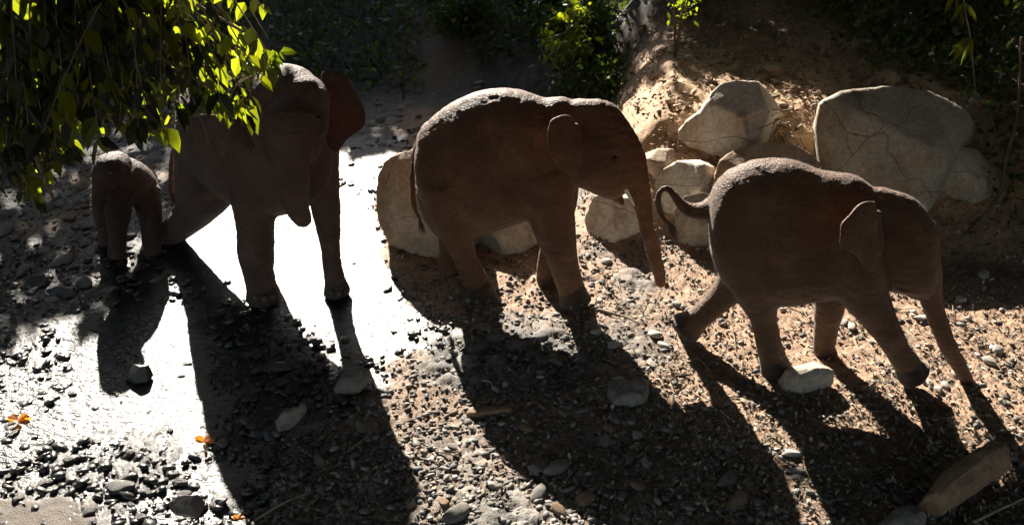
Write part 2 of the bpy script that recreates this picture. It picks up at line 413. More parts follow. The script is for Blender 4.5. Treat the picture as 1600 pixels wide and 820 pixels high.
def voxel(parts, size, it=6):
    v, f = merge(parts); m = new_mesh('tmp', v, f)
    o = bpy.data.objects.new('tmp', m); sc.collection.objects.link(o)
    bm = bmesh.new(); bm.from_mesh(m); bmesh.ops.recalc_face_normals(bm, faces=bm.faces); bm.to_mesh(m); bm.free()
    r = o.modifiers.new('r', 'REMESH'); r.mode = 'VOXEL'; r.voxel_size = size
    s = o.modifiers.new('s', 'SMOOTH'); s.factor = .5; s.iterations = it
    dg = bpy.context.evaluated_depsgraph_get(); e = o.evaluated_get(dg); me = e.to_mesh()
    V = np.empty(len(me.vertices) * 3, dtype=np.float32); me.vertices.foreach_get('co', V); V = V.reshape(-1, 3).astype(float)
    nv = np.empty(len(me.vertices) * 3, dtype=np.float32); me.vertices.foreach_get('normal', nv); nv = nv.reshape(-1, 3)
    Fc = [tuple(p.vertices) for p in me.polygons]
    e.to_mesh_clear(); bpy.data.objects.remove(o); bpy.data.meshes.remove(m)
    return V, Fc, nv
def ear(outline, hinge, th=.022):
    """outline: 3D points; slab of thickness th bulging gently, filled towards its centre"""
    o = catmull(np.array(list(outline) + [outline[0]]), 4)[:-1]; c = o.mean(0)
    nrm = np.zeros(3)
    for i in range(len(o)): nrm += np.cross(o[i] - c, o[(i + 1) % len(o)] - c)
    nrm /= np.linalg.norm(nrm); n = len(o)
    v, f = [], []
    for side in (1, -1):
        for s in (1., .96, .8, .55, .3):
            edge = th * (.25 if s == 1. else .5)
            for i, q in enumerate(o):
                p = c + (q - c) * s
                p = p + nrm * (side * edge + .010 * (1 - s) * cos(s * 9) + .004 * sin(i * .7) * s)
                v.append(p)
        v.append(c + nrm * side * th * .5)
    K = 5 * n + 1
    for sd in (0, 1):
        b_ = sd * K
        for r in range(4):
            for i in range(n):
                a, b = b_ + r * n + i, b_ + r * n + (i + 1) % n
                f.append((a, b, b + n, a + n) if sd == 0 else (b, a, a + n, b + n))
        for i in range(n):
            a, b = b_ + 4 * n + i, b_ + 4 * n + (i + 1) % n; f.append((a, b, b_ + 5 * n) if sd == 0 else (b, a, b_ + 5 * n))
    for i in range(n):
        a, b = i, (i + 1) % n; f.append((b, a, a + K, b + K))
    return v, f
def foot_flat(V, nv, z0):     # flatten soles on the ground
    V[:, 2] = np.maximum(V[:, 2], z0); return V
def seg_dist(V, a, b):
    e = b - a; t = np.clip(((V - a) @ e) / (e @ e + 1e-12), 0, 1); return np.linalg.norm(V - a - t[:, None] * e, axis=1), t
def finish_elephant(origin, parts, ears, material, label, voxel_size, hairs=0, eyes=(), tusks=(), nails=(), tuft=None, zmin=None, hair_len=.03, feats=(), rings=(), redear=False, feet=()):
    V, Fc, nv = voxel(parts, voxel_size)
    # folds of loose skin
    amp = (.014 * n3(V * np.array([1, 1, 1.8]), 3, 5.) + .006 * n3(V * np.array([1, 1, 3.]), 8, 14.) - .007 * np.maximum(0, .10 - np.abs(n3(V * np.array([.7, .7, 2.4]), 15, 6.))) / .10 * sst(-.05, .15, n3(V, 19, 2.5)))
    for p, rad, a in feats:                       # bony bumps (+), hollows and creases (-)
        p = np.atleast_2d(np.array(p)); d = np.min([seg_dist(V, p[i], p[min(i + 1, len(p) - 1)])[0] for i in range(max(1, len(p) - 1))], axis=0)
        amp = amp + a * np.exp(-(d / rad) ** 2)
    for p, maxd, a, per in rings:                # skin rings round trunk and legs
        p = catmull(np.array(p), 4); arc = 0; best = np.full(len(V), 9.); ph = np.zeros(len(V))
        for i in range(len(p) - 1):
            d, t = seg_dist(V, p[i], p[i + 1]); L_ = np.linalg.norm(p[i + 1] - p[i]); m = d < best
            best = np.where(m, d, best); ph = np.where(m, arc + t * L_, ph); arc += L_
        amp = amp + a * (np.abs(np.sin((ph + .018 * n3(V, 5, 6.)) * pi / per)) ** .6 - .6) * (best < maxd) * (.5 + n3(V, 6, 4.))
    V = V + nv * amp[:, None]
    if zmin is not None: V[:, 2] = np.maximum(V[:, 2], zmin)
    root = empty('elephant', origin)
    tag(root, label, 'elephant', 'elephants walking down the stream bed')
    L = [(V, Fc)] + list(ears)
    vv, ff = merge(L)
    b = obj('body', np.array(vv) - np.asarray(origin), ff, material, root)
    dm = np.full(len(vv), 9.); vva = np.array(vv)
    for p, rr_ in feet: dm = np.minimum(dm, np.linalg.norm(vva - p, axis=1) / rr_)
    dm[len(V):] = 9.; cols(b.data, 'mud', np.repeat((sst(1.06, .94, dm + .10 * n3(vva, 2, 6.)) * .92)[:, None], 3, 1))
    b.data.materials.append(ear_mat(material) if redear else material); mi = np.zeros(len(ff), dtype=np.int32); mi[len(Fc):] = 1; b.data.polygons.foreach_set('material_index', mi)
    for p, r in eyes:
        bm = bmesh.new(); bmesh.ops.create_icosphere(bm, subdivisions=3, radius=r)
        m = bpy.data.meshes.new('eye'); bm.to_mesh(m); bm.free(); m.materials.append(M_eye)
        e = bpy.data.objects.new('eye', m); e.location = tuple(np.asarray(p) - origin); link(e, root)
    for pts, rad in tusks:
        v, f = tube(np.array(pts) - origin, rad, 10); obj('tusk', v, f, M_tusk, root)
    for p, n_, s in nails:
        v, f = [], []
        up = np.array([0, 0, 1.]); n_ = n_ / np.linalg.norm(n_); sd = np.cross(up, n_)
        for i in range(9):
            for j in range(9):
                a, b2_ = (i / 8 - .5) * 2, j / 8 * 2 - 1; rr = max(0, 1 - (abs(a) ** 2.5 + abs(b2_) ** 2.5)) ** .4
                v.append(p - origin + sd * a * s * .62 + up * (b2_ * s * .62) + n_ * (rr * s * .22 - .006))
        for i in range(8):
            for j in range(8): k = i * 9 + j; f.append((k, k + 9, k + 10, k + 1))
        obj('toenail', v, f, M_nail, root)
    if tuft is not None:
        c, d = np.asarray(tuft[0]) - origin, np.asarray(tuft[1]); v, f = [], []
        for i in range(60):
            dd = d / np.linalg.norm(d) + rng.normal(0, .18, 3); L_ = np.linalg.norm(d) * random.uniform(.6, 1.1)
            s = np.cross(dd, [0, 1, 0]); s = s / (np.linalg.norm(s) + 1e-6) * .0022; a = c + rng.normal(0, .006, 3); k = len(v)
            v += [a - s, a + s, a + dd * L_ * .6 + s * .7 + [0, 0, -.01], a + dd * L_ + [0, 0, -.03]]; f += [(k, k + 1, k + 2, k + 3)]
        obj('tail_hair', v, f, M_hair, root)
    if hairs:
        A = np.array([np.array([V[i] for i in q[:3]]) for q in random.sample(Fc, min(hairs, len(Fc)))]); ok = []
        nn = np.cross(A[:, 1] - A[:, 0], A[:, 2] - A[:, 0]); nn /= np.linalg.norm(nn, axis=1)[:, None] + 1e-9
        v, f = [], []
        for a, n_ in zip(A[:, 0], nn):
            if a[2] < .35 and random.random() < .8: continue
            k = len(v); L_ = hair_len * random.uniform(.5, 1.3); d = n_ + rng.normal(0, .35, 3); d /= np.linalg.norm(d)
            s = np.cross(d, rng.normal(0, 1, 3)); s = s / (np.linalg.norm(s) + 1e-9) * .0007
            v += [a - s - origin, a + s - origin, a + d * L_ - origin]; f.append((k, k + 1, k + 2))
        obj('body_hair', v, f, M_hair, root)
    return root

# ---------------------------------------------------------------- elephants
def side_elephant(A, hd, tor, head, near, extra_tubes, legs_near, legs_far, lat, ear_px, ear_far_px=None):
    """profile pieces live on the animal's own mid plane; legs on planes offset sideways"""
    n = np.array([-sin(hd), cos(hd), 0.])       # pointing away from the camera
    pl = lambda x, y, off=0.: PL(x, y, A + n * off, hd)
    parts = [sections([(pl(*t), pl(*b), w_) for t, b, w_ in tor], n), sections([(pl(*t), pl(*b), w_) for t, b, w_ in head], n, ex=2.1)]
    for ch in extra_tubes:
        off = ch[0]; pts = [pl(x, y, off) for x, y, r in ch[1]]; parts.append(tube(pts, [rpx(p, c[2]) for p, c in zip(pts, ch[1])], 18))
    for off, chs in ((-lat, legs_near), (lat, legs_far)):
        for ch in chs:
            pts = [pl(x, y, off * (1 if i > 0 else .8)) for i, (x, y, r) in enumerate(ch)]
            parts.append(tube(pts, [rpx(p, c[2]) for p, c in zip(pts, ch)], 22, flat=.2))
    return parts, pl, n
def both(pl, fs): return [([pl(x, y, sg * w_) for x, y in pts], rd, a) for pts, w_, rd, a in fs for sg in (-1, 1)]
# --- grown elephant in the middle
hd2 = radians(-11); A2 = (G(900, 483) + G(750, 468)) / 2 + np.array([0.04, .23, 0])
tor2 = [((651, 232), (656, 285), .10), ((658, 200), (668, 335), .27), ((682, 177), (690, 362), .36), ((712, 158), (715, 366), .41),
        ((748, 143), (748, 362), .44), ((785, 139), (785, 352), .45), ((820, 145), (822, 340), .43), ((850, 154), (855, 335), .37),
        ((880, 152), (880, 322), .29), ((905, 165), (900, 300), .2)]
head2 = [((872, 165), (878, 270), .18), ((893, 158), (895, 285), .24), ((915, 156), (915, 292), .265), ((937, 155), (936, 302), .27),
         ((957, 162), (953, 308), .255), ((975, 180), (966, 305), .22), ((990, 204), (979, 300), .17), ((1000, 232), (990, 290), .12)]
ex2 = [(0, [(975, 215, 20), (986, 245, 23), (994, 275, 20.5), (1001, 305, 16), (1008, 340, 13), (1014, 370, 11.2), (1022, 400, 10.5), (1030, 425, 10), (1032, 441, 8.5)]),
       (0, [(925, 280, 18), (948, 294, 14), (963, 306, 9), (972, 318, 5)]),
       (-.02, [(660, 215, 9), (651, 240, 7), (646, 268, 6), (645, 295, 5.5), (647, 320, 5), (656, 342, 3.5)]),
       (-.12, [(955, 235, 12), (968, 262, 13), (976, 285, 11)]), (.12, [(955, 235, 12), (968, 262, 13), (976, 285, 11)]),
       (-.1, [(728, 365, 8), (755, 352, 9), (790, 345, 7)]), (-.27, [(898, 200, 9), (902, 225, 12), (902, 250, 10)]), (.26, [(896, 186, 10), (901, 250, 10)])]
nl2 = [[(700, 285, 52), (708, 335, 38), (716, 372, 25), (726, 402, 19.5), (739, 430, 19.5), (749, 449, 21), (753, 464, 24.5)],
       [(848, 270, 44), (858, 320, 39), (867, 360, 33), (876, 395, 26), (886, 430, 22), (894, 455, 22), (899, 472, 27)]]
fl2 = [[(700, 300, 40), (706, 350, 28), (704, 385, 18), (699, 412, 15), (701, 435, 16), (709, 450, 18)],
       [(868, 270, 38), (878, 320, 24), (866, 365, 19), (857, 400, 16.5), (854, 425, 16.5), (857, 443, 18)]]
parts, pl, n = side_elephant(A2, hd2, tor2, head2, None, ex2, nl2, fl2, .19, None)
earp = [(860, 190), (868, 184), (880, 180), (892, 182), (898, 192), (900, 208), (904, 228), (907, 247), (905, 262), (898, 276), (889, 271), (874, 261), (862, 246), (856, 222), (857, 204)]
def ear3d(pp, pl, xf, xb, nf, nb):
    y0, y1 = min(q[1] for q in pp), max(q[1] for q in pp)
    return [pl(x, y, -(nf + (nb - nf) * np.clip((xf - x) / (xf - xb), 0, 1) + .05 * (y - y0) / (y1 - y0))) for x, y in pp]
def mirror_ear(e, A, n): return [np.asarray(q) - n * (((np.asarray(q) - A) @ n) * 1.72) - np.array([0, 0, .22]) for q in e]
e2 = ear3d(earp, pl, 905, 857, .35, .56)
org = np.array([*G(800, 470)[:2], 0.])
finish_elephant(org, parts, [ear(e2, None), ear(mirror_ear(e2, A2, n), None)], M_skin_b,
    'brown middle elephant with small white tusk tips, walking right past the tan boulder', .016,
    eyes=[(pl(961, 248, -.235), .022), (pl(961, 248, .235), .022)],
    tusks=[([pl(976, 293, -.11), pl(983, 306, -.125), pl(991, 321, -.12)], [.022, .016, .007]), ([pl(976, 293, .11), pl(983, 306, .125), pl(991, 321, .12)], [.022, .016, .007])],
    nails=[(pl(919, 474, -.19), pl(919, 474) - pl(899, 474), .03), (pl(910, 478, -.31), np.array([.6, -1, 0]), .032), (pl(893, 481, -.34), np.array([.0, -1, 0]), .032), (pl(772, 466, -.2), pl(772, 466) - pl(752, 466), .03), (pl(763, 471, -.31), np.array([.6, -1, 0]), .03), (pl(746, 473, -.33), np.array([0, -1, 0]), .03)],
    tuft=(pl(656, 344, -.02), np.array([.03, 0, -.12])), zmin=-.02, hairs=3500, hair_len=.02,
    feats=both(pl, [([(936, 205)], .26, .10, -.045), ([(955, 232), (966, 236)], .235, .035, .018), ([(961, 247)], .225, .028, -.014), ([(925, 272)], .26, .09, .02), ([(945, 292), (958, 288), (968, 276), (974, 262)], .18, .022, -.022),
        ([(835, 215), (850, 290)], .43, .12, .035), ([(800, 200), (808, 300)], .45, .10, -.035), ([(700, 185)], .33, .08, .035), ([(742, 235)], .44, .15, -.035), ([(905, 160)], .1, .07, .02), ([(870, 160), (880, 200)], .25, .06, -.03),
        ([(712, 375), (724, 372)], .2, .03, .02), ([(700, 385), (738, 392)], .3, .015, -.014), ([(860, 392), (905, 398)], .35, .014, -.012), ([(868, 440), (912, 446)], .32, .014, -.012)]),
    feet=[(pl(902, 470, -.19), .19), (pl(754, 462, -.19), .18), (pl(708, 452, .19), .18), (pl(857, 448, .19), .18)],
    rings=[([pl(994, 262), pl(1001, 305), pl(1008, 340), pl(1014, 370), pl(1022, 400), pl(1032, 441)], .16, .008, .030)] +
          [([pl(x, y, -.19) for x, y, _ in c[2:]], .15, .005, .035) for c in nl2])
# --- young elephant at the right
hd3 = radians(-10); A3 = G(1214, 588) + np.array([0, .2, 0])
tor3 = [((1106, 322), (1108, 358), .09), ((1113, 297), (1112, 395), .23), ((1132, 272), (1128, 432), .32), ((1163, 256), (1160, 460), .375),
        ((1200, 249), (1200, 468), .405), ((1240, 252), (1240, 466), .415), ((1280, 266), (1280, 460), .39), ((1310, 271), (1318, 456), .35),
        ((1337, 274), (1345, 442), .29), ((1360, 288), (1372, 415), .22)]
head3 = [((1348, 290), (1356, 390), .17), ((1372, 293), (1372, 420), .225), ((1398, 299), (1393, 448), .25), ((1422, 307), (1413, 456), .25),
         ((1443, 324), (1433, 460), .22), ((1457, 346), (1447, 462), .17), ((1464, 378), (1456, 452), .11)]
ex3 = [(0, [(1438, 370, 26), (1446, 405, 24), (1450, 437, 21), (1455, 465, 17), (1463, 492, 15), (1473, 520, 14), (1485, 548, 13.2), (1499, 572, 11.5), (1509, 590, 10), (1517, 604, 8)]),
       (0, [(1395, 435, 22), (1415, 448, 14), (1432, 460, 8)]),
       (0, [(1125, 320, 22), (1104, 328, 15), (1088, 330, 12.5), (1073, 326, 10.5), (1060, 315, 8), (1050, 301, 6.5), (1040, 294, 5.5), (1031, 300, 5), (1028, 317, 4.8), (1034, 338, 4.6), (1046, 351, 4)]), (-.27, [(1369, 335, 9), (1370, 360, 12), (1369, 392, 10)]), (.25, [(1368, 330, 10), (1369, 380, 10)])]
nl3 = [[(1168, 400, 52), (1177, 440, 40), (1188, 475, 27), (1195, 505, 19.5), (1200, 532, 19.5), (1207, 558, 21), (1213, 578, 25)],
       [(1322, 380, 52), (1335, 425, 45), (1352, 462, 36), (1372, 495, 27), (1390, 525, 22), (1405, 550, 19.5), (1415, 566, 20.5), (1424, 580, 24), (1430, 587, 26)]]
fl3 = [[(1165, 410, 42), (1150, 440, 31), (1128, 463, 22), (1108, 482, 20), (1090, 497, 21), (1078, 507, 25), (1070, 513, 28)],
       [(1305, 400, 42), (1302, 440, 31), (1296, 478, 23), (1291, 512, 19), (1288, 540, 17.5), (1291, 562, 19)]]
parts, pl, n = side_elephant(A3, hd3, tor3, head3, None, ex3, nl3, fl3, .17, None)
earp = [(1366, 315), (1353, 315), (1339, 323), (1326, 337), (1316, 350), (1313, 366), (1314, 385), (1329, 393), (1342, 404), (1353, 420), (1361, 425), (1369, 412), (1372, 390), (1371, 361), (1371, 337)]
e3 = ear3d(earp, pl, 1371, 1313, .36, .58)
org = np.array([*G(1260, 570)[:2], 0.])
finish_elephant(org, parts, [ear(e3, None), ear(mirror_ear(e3, A3, n), None)], M_skin_c,
    'young dark brown elephant with a curled tail striding past the stone in the foreground', .015,
    eyes=[(pl(1426, 412, -.215), .02), (pl(1426, 412, .215), .02)],
    nails=[(pl(1450, 583, -.17), pl(1450, 583) - pl(1420, 575), .026), (pl(1236, 584, -.2), np.array([1, -.3, 0]), .026), (pl(1226, 588, -.31), np.array([.5, -1, 0]), .026)],
    tuft=(pl(1046, 351, 0), np.array([.05, 0, -.07])), zmin=-.02, hairs=16000, hair_len=.028,
    feats=both(pl, [([(1400, 352)], .25, .09, -.04), ([(1418, 396), (1430, 400)], .215, .032, .016), ([(1425, 411)], .21, .026, -.013), ([(1392, 425)], .25, .08, .018), ([(1405, 452), (1425, 448), (1440, 436), (1446, 420)], .18, .02, -.02),
        ([(1315, 310), (1335, 400)], .40, .11, .035), ([(1278, 310), (1285, 410)], .41, .09, -.032), ([(1145, 290)], .3, .07, .035), ([(1195, 370)], .42, .14, -.03), ([(1378, 297)], .1, .06, .02), ([(1340, 285), (1352, 320)], .26, .05, -.03),
        ([(1180, 510), (1212, 512)], .3, .014, -.012), ([(1372, 520), (1405, 505)], .3, .014, -.012)]),
    feet=[(pl(1430, 588, -.17), .175), (pl(1213, 577, -.17), .17), (pl(1066, 514, .17), .16), (pl(1291, 566, .17), .16)],
    rings=[([pl(1446, 405), pl(1455, 465), pl(1463, 492), pl(1473, 520), pl(1485, 548), pl(1499, 572), pl(1517, 604)], .15, .008, .026)] +
          [([pl(x, y, -.17) for x, y, _ in c[2:]], .14, .005, .032) for c in nl3])
# --- mother at the left, three quarter view, head turned to the camera
def chain(c, seg=20, flat=1.):
    pts = [P(x, y, Y) for x, y, Y, r in c]; return tube(pts, [rpx(p, q[3]) for p, q in zip(pts, c)], seg, flat=flat)
Fm = np.array([-1.98, 7.25, 0]); bk = np.array([-cos(radians(47)), sin(radians(47)), 0]); ln = np.array([sin(radians(47)), cos(radians(47)), 0])
def msec(u, top, bot, w_): c = Fm + bk * u; return (c + [0, 0, top], c + [0, 0, bot], w_)
torm = [msec(1.50, 1.60, 1.25, .10), msec(1.42, 1.80, .98, .30), msec(1.2, 1.98, .86, .42), msec(.9, 2.12, .80, .48), msec(.5, 2.16, .78, .51),
        msec(.15, 2.12, .80, .47), msec(-.15, 2.08, .95, .36), msec(-.4, 2.02, 1.15, .25)]
parts = [sections(torm, ln),
    chain([(425, 150, 7.0, 50), (450, 156, 6.85, 56), (463, 162, 6.8, 52)], 26),                    # cranium
    chain([(478, 150, 6.85, 34), (476, 190, 6.72, 38), (470, 225, 6.66, 34)], 22), chain([(425, 150, 6.85, 34), (425, 190, 6.75, 38), (436, 225, 6.68, 34)], 22),
    chain([(452, 190, 6.62, 46), (455, 225, 6.52, 37), (457, 255, 6.5, 29), (459, 285, 6.52, 24.5), (461, 310, 6.56, 21), (466, 328, 6.6, 18.5), (473, 342, 6.62, 14)], 22),
    chain([(455, 235, 6.8, 26), (462, 262, 6.78, 14)], 16),                                       # lower jaw
    chain([(393, 245, 7.25, 50), (394, 280, 7.18, 44), (397, 320, 7.17, 35), (399, 360, 7.18, 30), (400, 395, 7.18, 28.5), (404, 424, 7.18, 24.5), (409, 450, 7.18, 23.5), (411, 465, 7.18, 27)], 22, .35),
    chain([(485, 205, 7.35, 48), (497, 250, 7.33, 34), (506, 295, 7.31, 25), (511, 340, 7.3, 21.5), (515, 375, 7.3, 16.5), (518, 405, 7.3, 15), (523, 436, 7.3, 16), (527, 456, 7.3, 22)], 22, .35),
    chain([(335, 235, 8.05, 62), (322, 290, 8.05, 48), (308, 322, 8.15, 33), (291, 343, 8.28, 25), (274, 358, 8.4, 22), (262, 368, 8.5, 22)], 22, .3),
    chain([(385, 260, 8.0, 50), (396, 310, 7.95, 34), (402, 350, 7.92, 24), (403, 380, 7.9, 20), (404, 402, 7.9, 21)], 20, .35),
    chain([(283, 215, 8.35, 9), (273, 235, 8.55, 6), (268, 265, 8.6, 5), (268, 300, 8.6, 4)], 12)]
eL = [P(x, y, Y) for x, y, Y in [(503, 114, 6.98), (512, 111, 7.0), (526, 111, 7.05), (540, 118, 7.1), (550, 135, 7.12), (560, 152, 7.14), (567, 168, 7.15), (571, 184, 7.15),
      (567, 198, 7.12), (553, 209, 7.08), (540, 220, 7.03), (526, 236, 6.98), (515, 230, 6.95), (508, 205, 6.93), (504, 170, 6.93), (502, 138, 6.95)]]
eR = [P(x, y, Y) for x, y, Y in [(403, 135, 6.95), (392, 128, 7.0), (378, 135, 7.02), (366, 155, 7.02), (360, 180, 7.0), (366, 205, 6.95), (380, 226, 6.9), (392, 232, 6.88), (400, 215, 6.87), (404, 180, 6.88), (406, 155, 6.9)]]
org = np.array([*G(430, 455)[:2], 0.])
finish_elephant(org, parts, [ear(eL, None, .03), ear(eR[::-1], None, .03)], M_skin_a,
    'largest elephant, standing in the glittering water with a reddish ear spread out', .018,
    eyes=[(P(497, 186, 6.62), .024), (P(412, 190, 6.60), .024)], tuft=(P(268, 300, 8.6), np.array([.0, 0, -.16])), zmin=-.06, hairs=3000, hair_len=.02, redear=True, feet=[(P(411, 466, 7.18), .20), (P(528, 458, 7.3), .18)], nails=[(P(398, 466, 7.0), np.array([-.3, -1, 0]), .034), (P(413, 468, 6.975), np.array([.1, -1, 0]), .036), (P(427, 465, 7.02), np.array([.6, -1, 0]), .034), (P(517, 458, 7.17), np.array([-.3, -1, 0]), .03), (P(530, 460, 7.15), np.array([.15, -1, 0]), .032), (P(542, 457, 7.2), np.array([.7, -1, 0]), .03)],
    feats=[([P(488, 160, 6.6)], .09, -.04), ([P(414, 165, 6.6)], .09, -.04), ([P(490, 176, 6.55), P(500, 178, 6.6)], .035, .02), ([P(416, 178, 6.5), P(406, 182, 6.55)], .035, .02), ([P(452, 130, 6.5)], .05, -.02),
        ([P(430, 120, 6.6)], .07, .02), ([P(474, 120, 6.6)], .07, .02), ([P(425, 225, 6.45), P(432, 262, 6.45)], .02, -.02), ([P(484, 215, 6.5), P(480, 262, 6.48)], .022, -.022), ([P(400, 330, 7.0), P(430, 333, 7.0)], .015, -.012),
        ([P(375, 395, 7.0), P(428, 400, 7.0)], .016, -.014), ([P(495, 345, 7.2), P(532, 350, 7.2)], .016, -.012)],
    rings=[([P(452, 190, 6.6), P(455, 225, 6.52), P(457, 255, 6.5), P(459, 285, 6.52), P(461, 310, 6.56), P(465, 328, 6.6), P(471, 343, 6.62)], .24, .012, .036),
           ([P(397, 320, 7.17), P(400, 395, 7.18), P(411, 457, 7.18)], .2, .005, .04), ([P(506, 295, 7.31), P(515, 375, 7.3), P(525, 450, 7.3)], .2, .005, .04)])
# --- calf
parts = [chain([(222, 300, 8.45, 27), (212, 291, 8.35, 34), (198, 283, 8.22, 37), (184, 280, 8.1, 36), (176, 277, 8.0, 30)], 24),
    chain([(183, 258, 7.95, 22), (172, 266, 7.82, 26), (163, 280, 7.75, 20), (157, 297, 7.7, 13), (154, 315, 7.68, 9.5), (153, 335, 7.68, 7.5), (156, 353, 7.7, 6)], 20),
    chain([(186, 300, 7.98, 24), (184, 335, 7.98, 19), (184, 365, 8.0, 14.5), (183, 388, 8.02, 14), (183, 398, 8.02, 15)], 20, .35),
    chain([(225, 300, 8.3, 26), (236, 335, 8.22, 17), (239, 362, 8.15, 13.5), (238, 385, 8.12, 13), (238, 395, 8.12, 14)], 20, .35),
    chain([(178, 300, 8.3, 22), (168, 330, 8.35, 15), (166, 355, 8.35, 12), (166, 375, 8.35, 12), (166, 382, 8.35, 13)], 18, .35),
    chain([(225, 300, 8.6, 24), (229, 335, 8.6, 14), (232, 360, 8.55, 11), (233, 376, 8.55, 12)], 18, .35),
    chain([(233, 268, 8.62, 4), (240, 272, 8.66, 3.4), (246, 290, 8.66, 3), (250, 318, 8.6, 2.6), (250, 338, 8.6, 2.2)], 10)]
e0 = [P(x, y, Y) for x, y, Y in [(186, 252, 7.84), (196, 254, 7.86), (204, 264, 7.88), (206, 280, 7.86), (202, 294, 7.83), (194, 302, 7.8), (188, 292, 7.76), (184, 275, 7.76), (183, 262, 7.8)]]
e0b = [P(x, y, Y) for x, y, Y in [(158, 248, 8.0), (152, 250, 8.03), (147, 262, 8.05), (146, 278, 8.05), (149, 288, 8.0), (153, 280, 7.95), (156, 262, 7.97)]]
org = np.array([*G(205, 400)[:2], 0.])
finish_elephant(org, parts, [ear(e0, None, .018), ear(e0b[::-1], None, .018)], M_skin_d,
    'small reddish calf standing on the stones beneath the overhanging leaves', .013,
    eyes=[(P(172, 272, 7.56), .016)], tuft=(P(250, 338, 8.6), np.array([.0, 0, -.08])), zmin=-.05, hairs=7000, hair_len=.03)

# ---------------------------------------------------------------- rocks
def rock(outline, Y, D, material, label, cat='boulder', name='boulder', group=None, ex=2.8, disp=.05, seed=0, back=None, tilt=0., squash=.0):
    """outline seen from the front on the plane y = Y, inflated to a real depth D with facets and pits"""
    o = np.array([P(x, y, Y) for x, y in outline]); o = np.vstack([o, o[:1]])
    seg = np.linalg.norm(np.diff(o, axis=0), axis=1); s = np.r_[0, np.cumsum(seg)]
    u = np.linspace(0, s[-1], 97)[:-1]; ring = np.column_stack([np.interp(u, s, o[:, k]) for k in range(3)])
    c = ring.mean(0); size = s[-1] / 6.28; rings = []
    for ph in np.linspace(-pi / 2 + .03, pi / 2 - .03, 41):
        sn, cs = sin(ph), cos(ph); sn_ = np.sign(sn) * abs(sn) ** (2 / ex); cs_ = abs(cs) ** (2 / ex)
        r = c + (ring - c) * cs_; r = r + np.array([0, D * sn_, 0]) + np.array([0, 1, 0]) * tilt * (r[:, 2:3] - c[2])
        rings.append(r)
    v, f = loft(rings); v = np.array(v); q = v - c
    nn = q / (np.linalg.norm(q, axis=1)[:, None] + 1e-9)
    rs = np.random.default_rng(seed + 100)
    for k in range(13):          # cleaved facets
        d = rs.normal(0, 1, 3); d[1] = -abs(d[1]) - .9; d[2] += .35; d /= np.linalg.norm(d); lim = np.quantile(q @ d, rs.uniform(.80, .95))
        ex_ = np.maximum(0, q @ d - lim); q = q - np.outer(ex_, d) * 1.0
    q = q + nn * (size * disp * (.35 * n3(q + seed, 4 + seed, 2.2 / size) + .5 * n3(q, 14 + seed, 7 / size) + .3 * n3(q, 24 + seed, 22 / size)))[:, None]
    for ax_ in (0, 2):
        lo0, hi0, lo1, hi1 = ring[:, ax_].min() - c[ax_], ring[:, ax_].max() - c[ax_], q[:, ax_].min(), q[:, ax_].max()
        q[:, ax_] = lo0 + (q[:, ax_] - lo1) * (hi0 - lo0) / (hi1 - lo1)
    v = q + c; base_z = v[:, 2].min()
    ob = obj(name, v, f, material, None, True, origin=(c[0], c[1], base_z))
    tag(ob, label, cat, group); return ob
rock([(583, 292), (593, 270), (615, 256), (645, 247), (690, 255), (722, 285), (745, 340), (750, 395), (715, 420), (680, 428), (640, 420), (607, 392), (592, 345)], 8.2, .42, M_boulder_tan,
     'tan boulder with a sunlit top behind the rear legs of the middle elephant', seed=1, group='boulders along the bank')
rock([(735, 352), (790, 335), (838, 345), (845, 390), (800, 405), (760, 392), (735, 378)], 8.25, .34, M_boulder_grey,
     'grey slab seen under the belly of the middle elephant', seed=2, group='boulders along the bank', ex=3.4)
rock([(915, 350), (925, 318), (950, 305), (985, 312), (1015, 345), (1018, 385), (985, 397), (945, 392), (925, 375)], 8.45, .3, M_boulder,
     'low whitish boulder behind the trunk of the middle elephant', seed=3, group='boulders along the bank', disp=.12)
rock([(1003, 250), (1030, 238), (1065, 240), (1072, 265), (1045, 300), (1015, 300), (1004, 280)], 9.1, .28, M_boulder_tan,
     'small tan boulder on the slope left of the upright boulder', seed=4, group='boulders along the bank')
rock([(1022, 300), (1035, 275), (1062, 258), (1100, 256), (1128, 270), (1135, 320), (1120, 365), (1070, 368), (1030, 345)], 8.75, .35, M_boulder,
     'bright white boulder below the upright boulder behind the curled tail', seed=5, group='boulders along the bank', disp=.10)
rock([(1056, 340), (1068, 318), (1100, 310), (1130, 325), (1135, 385), (1100, 396), (1062, 388)], 8.25, .2, M_boulder_grey,
     'squared grey boulder right beneath the curled tail', seed=6, group='boulders along the bank', ex=4)
rock([(1112, 300), (1122, 268), (1150, 245), (1195, 235), (1240, 242), (1270, 275), (1275, 340), (1200, 360), (1130, 345)], 8.6, .3, M_boulder_tan,
     'low boulder with a thin lit rim just above the back of the young elephant', seed=7, group='boulders along the bank')
rock([(1063, 215), (1075, 200), (1095, 185), (1108, 160), (1125, 142), (1150, 135), (1190, 140), (1222, 148), (1232, 180), (1225, 240), (1200, 290), (1130, 300), (1075, 285), (1064, 250)], 9.3, .34, M_boulder,
     'upright angular grey boulder with a sunlit left edge on the bank', seed=8, group='boulders along the bank', ex=3.4, disp=.06)
rock([(1278, 220), (1288, 182), (1320, 165), (1370, 158), (1420, 153), (1470, 165), (1505, 195), (1530, 235), (1540, 300), (1510, 365), (1420, 390), (1330, 380), (1285, 320)], 8.95, .62, M_boulder_grey,
     'largest cracked grey boulder behind the young elephant', seed=9, group='boulders along the bank', ex=3.2, disp=.045)
rock([(1470, 260), (1500, 232), (1535, 240), (1560, 275), (1555, 330), (1515, 350), (1475, 330)], 8.9, .3, M_boulder_grey,
     'dark shaded boulder leaning against the right end of the largest boulder', seed=10, group='boulders along the bank')
